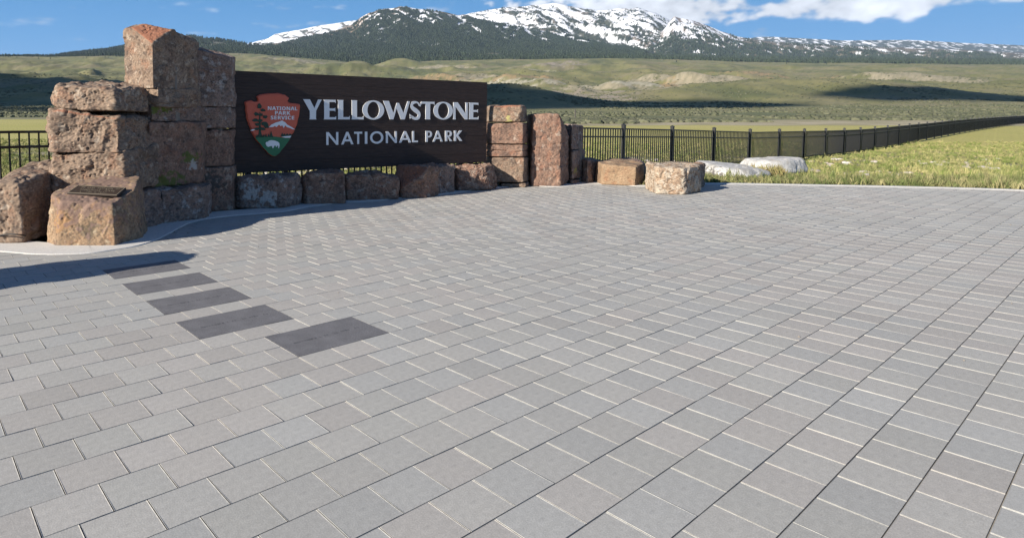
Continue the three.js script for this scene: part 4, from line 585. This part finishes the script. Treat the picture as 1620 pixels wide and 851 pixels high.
// ---------------------------------------------------------------- black picket fence
{
  const iron = std({ color: rgb(0.012, 0.012, 0.013), roughness: 0.4 });
  const fence = thing('picket_fence', 'black steel picket fence running behind the stones and the sign', 'fence', [XD(0, 10.26), 0, -10.26]), O = fence.position;
  const k1 = 18.2 * (1746 - 927), line = [[-500, 6.6], [0, 10.26], [927, 18.2], [1064, k1 / (1746 - 1064)], [1200, k1 / (1746 - 1200)], [1400, k1 / 346], [1560, k1 / 186], [1650, k1 / 96]].map(([px, D]) => [XD(px, D), D]);
  const at = (s) => { for (let i = 1; i < line.length; i++) { const [a, b] = [line[i - 1], line[i]], l = Math.hypot(b[0] - a[0], b[1] - a[1]); if (s <= l || i === line.length - 1) return [a[0] + (b[0] - a[0]) * s / l, a[1] + (b[1] - a[1]) * s / l, Math.atan2(b[1] - a[1], b[0] - a[0])]; s -= l; } };
  let total = 0; for (let i = 1; i < line.length; i++) total += Math.hypot(line[i][0] - line[i - 1][0], line[i][1] - line[i - 1][1]);
  const baseAt = (X, D) => lerp(lin([[0, 0.06], [18.2, 0.06], [22, -0.04], [27, -0.2], [40, -0.25]], D), hillHeight(X, D), smoothstep(D, 29, 45)), H = 1.41;
  const sAt = (px) => { let best = 0, e = 1e9; for (let s = 0; s < total; s += 0.02) { const [X, D] = at(s), q = Math.abs(600 + FOC * X / D - px); if (q < e) { e = q; best = s; } } return best; };
  const sEnd = sAt(1210), s0 = sAt(-25), posts = [sAt(450), sAt(987), sAt(1064), sAt(1130), sAt(1187)];
  for (let s = posts[1] - 3.5; s > 0; s -= 3.5) if (Math.abs(s - posts[0]) > 1.2) posts.push(s);
  const lastPost = posts[4]; const farPosts = []; for (let s = lastPost + 3.7; s < total; s += 3.7) farPosts.push(s);
  const pg = mergeGeometries([box(0.1, H + 0.09, 0.1, 0, (H + 0.09) / 2, 0), new THREE.BoxGeometry(0.118, 0.025, 0.118).translate(0, H + 0.1, 0), new THREE.ConeGeometry(0.08, 0.03, 4, 1).rotateY(Math.PI / 4).translate(0, H + 0.127, 0)]);
  const kg = box(0.027, H - 0.07, 0.027, 0, 0.07 + (H - 0.07) / 2, 0);
  const place = (o, s) => { const [X, D, a] = at(s); o.position.set(X - O.x, baseAt(X, D), -D - O.z); o.rotation.y = a; };
  const names = new Map(), nm = (n) => { const k = names.get(n) || 0; names.set(n, k + 1); return k ? `${n}_${String(k).padStart(3, '0')}` : n; };
  posts.forEach((s) => place(part(nm('post'), pg, iron, fence), s));
  const loose = [], beyond = []; let count = 0;
  for (let s = 0.05; s < total; s += 0.145) {
    const near = [...posts, ...farPosts].some((p) => Math.abs(p - s) < 0.06); if (near) continue;
    if (s > s0 && s < sEnd && count < 300) { place(part(nm('picket'), kg, iron, fence), s); count++; } else loose.push(s);
  }
  const o = new THREE.Object3D(), bake = (g, s) => { place(o, s); o.updateMatrix(); return g.clone().applyMatrix4(o.matrix); };
  const m = part('pickets', mergeGeometries([...loose.map((s) => bake(kg, s)), ...farPosts.map((s) => bake(pg.toNonIndexed ? pg : pg, s))].map((g) => (g.index ? g.toNonIndexed() : g))), iron, fence); m.userData.kind = 'stuff';
  for (const h of [H - 0.02, H - 0.27, 0.13]) {                                // three rails, each a continuous bar that follows the ground
    const gs = []; for (let s = 0; s < total - 0.01; s += 0.6) { const e = Math.min(total, s + 0.6), [xa, da] = at(s), [xb, db] = at(e), ya = baseAt(xa, da), yb2 = baseAt(xb, db), l = Math.hypot(xb - xa, yb2 - ya, db - da); const g = box(l + 0.004, 0.044, 0.04); g.applyMatrix4(new THREE.Matrix4().makeRotationFromEuler(new THREE.Euler(0, Math.atan2(db - da, xb - xa), Math.atan2(yb2 - ya, Math.hypot(xb - xa, db - da)), 'YXZ'))); g.translate((xa + xb) / 2 - O.x, (ya + yb2) / 2 + h, -(da + db) / 2 - O.z); gs.push(g); }
    part(nm('rail'), mergeGeometries(gs), iron, fence);
  }
}

// ---------------------------------------------------------------- grass, brush, small things
{
  const r = rng(51), blade = (n, spread, h, w) => { const pos = []; for (let i = 0; i < n; i++) { const a = r() * 6.28, d = Math.sqrt(r()) * spread, x = Math.cos(a) * d, z = Math.sin(a) * d, b = r() * 6.28, lx = Math.cos(b) * h * (0.15 + r() * 0.35), lz = Math.sin(b) * h * (0.15 + r() * 0.35), hh = h * (0.5 + r() * 0.6), wx = Math.sin(b) * w, wz = -Math.cos(b) * w; pos.push(x - wx, 0, z - wz, x + wx, 0, z + wz, x + lx * 0.4 + wx * 0.7, hh * 0.6, z + lz * 0.4 + wz * 0.7, x - wx, 0, z - wz, x + lx * 0.4 + wx * 0.7, hh * 0.6, z + lz * 0.4 + wz * 0.7, x + lx, hh, z + lz); } const g = new THREE.BufferGeometry(); g.setAttribute('position', new THREE.Float32BufferAttribute(pos, 3)); g.computeVertexNormals(); return g; };
  const o = new THREE.Object3D(), inst = (name, g, mat, list, label, cat) => { const im = new THREE.InstancedMesh(g, mat, list.length); im.name = name; list.forEach(([X, y, D, s, c, sy = s], i) => { o.position.set(X, y, -D); o.rotation.y = (i * 2.4) % 6.28; o.scale.set(s, sy, s); o.updateMatrix(); im.setMatrixAt(i, o.matrix); im.setColorAt(i, rgb(...c)); }); im.userData = { kind: 'stuff', label, category: cat }; add(im); };
  const leaf = new THREE.MeshPhysicalMaterial({ color: rgb(1, 1, 1), roughness: 0.9, side: THREE.DoubleSide });
  const tuft = blade(16, 0.09, 0.15, 0.006), list = [];
  for (let i = 0; i < 46000; i++) {
    const px = -200 + r() * 1900, D = 9.5 + Math.pow(r(), 1.5) * 40, X = D * (px - 600) / FOC; if (D < edgeDepth(X, D) + (px > 1000 ? 0.34 : 1.7)) continue;
    const n = fbm(X / 1.3, D / 1.3, 4, 4), bare = fbm(X / 3 + 4, D / 3, 14, 3); if (bare > 0.16 && r() < 0.85) continue;
    const verge = px > 1000 && D < edgeDepth(X, D) + 3.2, k = 0.8 + r() * 0.5; const c = verge ? mix3([0.10, 0.135, 0.035], [0.26, 0.23, 0.11], r()) : mix3([0.15, 0.19, 0.045], [0.38, 0.33, 0.15], clamp(0.4 + n * 2 + (r() - 0.5) * 0.6, 0, 1));
    list.push([X, hillHeight(X, D) - 0.005, D, (verge ? 1.15 : 0.7) + r() * 0.6, c.map((q) => q * k), (verge ? 1.0 : 0.55) + r() * 0.5 + (r() < 0.06 ? 1.1 : 0)]);
  }
  inst('grass', tuft, leaf, list, 'short green and straw-coloured grass behind the stones and along the fence', 'grass');
  const dryList = []; for (let i = 0; i < 90; i++) { const px = 1178 + r() * 60, D = 18.9 + r() * 1.2, X = XD(px, D, 268); dryList.push([X, hillHeight(X, D), D, 1.6 + r(), mix3([0.33, 0.25, 0.12], [0.2, 0.2, 0.06], r()), 1.6 + r() * 1.4]); }
  inst('dry_grass', tuft, leaf, dryList, 'straw-coloured dry grass clump beside the white boulders', 'dry grass');
  const bg = mergeVertices(new THREE.IcosahedronGeometry(1, 2).deleteAttribute('uv').deleteAttribute('normal')), bp = bg.attributes.position; for (let k = 0; k < bp.count; k++) { const n = 1 + 0.9 * noise(bp.getX(k) * 2.5, bp.getY(k) * 2.5, bp.getZ(k) * 2.5); bp.setXYZ(k, bp.getX(k) * n, Math.max(-0.1, bp.getY(k) * n * 0.75), bp.getZ(k) * n); } bg.computeVertexNormals();
  const brush = []; for (let i = 0; i < 60000; i++) { const px = -250 + r() * 1950, D = 110 * Math.pow(16, r()), X = D * (px - 600) / FOC, n = fbm(X / 60, D / 40, 19, 3); if (n < 0.02 + 0.15 * (r() - 0.5)) continue; if (D < 190 && px < 350) continue; brush.push([X, hillHeight(X, D), D, (0.3 + r() * 0.7) * (1 + smoothstep(D, 400, 1500)), mix3([0.075, 0.085, 0.045], [0.14, 0.14, 0.085], r())]); }
  inst('sagebrush', bg, std({ color: rgb(1, 1, 1), roughness: 1 }), brush, 'low dark sagebrush scattered over the lower hillsides', 'sagebrush');
  const grit = []; for (let i = 0; i < 70; i++) { const D = 4 + 12 * r(), px = -100 + r() * 1850, X = D * (px - 600) / FOC; if (D > edgeDepth(X, D) - 0.1) continue; grit.push([X, 0.004, D, 0.004 + 0.009 * r() * r(), mix3([0.1, 0.08, 0.06], [0.35, 0.3, 0.24], r())]); }
  // stones in the grass beyond the fence
  const pebble = mergeVertices(new THREE.IcosahedronGeometry(1, 3).deleteAttribute('uv').deleteAttribute('normal')), pp = pebble.attributes.position; for (let k = 0; k < pp.count; k++) { const n = 1 + 0.5 * noise(pp.getX(k) * 1.5 + 3, pp.getY(k) * 1.5, pp.getZ(k) * 1.5); pp.setXYZ(k, pp.getX(k) * n, pp.getY(k) * n * 0.6, pp.getZ(k) * n); } pebble.computeVertexNormals();
  const stones = []; for (let i = 0; i < 900; i++) { const px = 300 + r() * 1300, D = 16 + r() * 16, X = D * (px - 600) / FOC; if (D < edgeDepth(X, D) + 2.4 || fbm(X / 3 + 4, D / 3, 14, 3) < 0.03) continue; stones.push([X, hillHeight(X, D), D, 0.05 + 0.2 * r() * r(), mix3([0.4, 0.34, 0.28], [0.55, 0.5, 0.46], r())]); }
  inst('grit', pebble, std({ color: rgb(1, 1, 1), roughness: 1 }), grit, 'small bits of grit lying on the grey paving', 'grit');
  inst('rubble', pebble, std({ color: rgb(1, 1, 1), roughness: 0.95 }), stones, 'pale loose stones scattered in the grass beyond the fence', 'rubble');
  const D = 150, X = XD(910.5, D, 182), h = YH(174, D), y0 = hillHeight(X, D); const pole = thing('pole', 'slender grey pole standing in the far meadow above the short dark pillar', 'pole', [X, y0, -D]);
  part('shaft', new THREE.CylinderGeometry(0.13, 0.15, h - y0, 8).translate(0, (h - y0) / 2, 0), std({ color: rgb(0.1, 0.09, 0.08) }), pole); part('cap', new THREE.CylinderGeometry(0.14, 0.14, 0.12, 8).translate(0, h - y0 + 0.05, 0), std({ color: rgb(0.1, 0.09, 0.08) }), pole);
  // cable at the foot of the left boulder
  const pts = [[-30, 373, 8.12], [0, 372, 8.1], [14, 370.5, 8.06], [28, 371, 8.05], [40, 373, 8.2]].map(([px, py, d]) => new THREE.Vector3(XD(px, d, py), YH(py, d), -d));
  const cb = part('cable', new THREE.TubeGeometry(new THREE.CatmullRomCurve3(pts), 24, 0.009, 6), std({ color: rgb(0.015, 0.014, 0.014), roughness: 0.6 })); cb.userData = { label: 'thin black cable across the foot of the far left boulder', category: 'cable' };
}

scene.fog = new THREE.FogExp2(new THREE.Color().setRGB(0.5, 0.68, 0.95), 0.000032);

// ---------------------------------------------------------------- renderer
const renderer = new THREE.WebGLRenderer({ antialias: true });
renderer.toneMapping = THREE.LinearToneMapping;
renderer.toneMappingExposure = EXPOSURE;
renderer.shadowMap.enabled = true;
renderer.render(scene, camera);
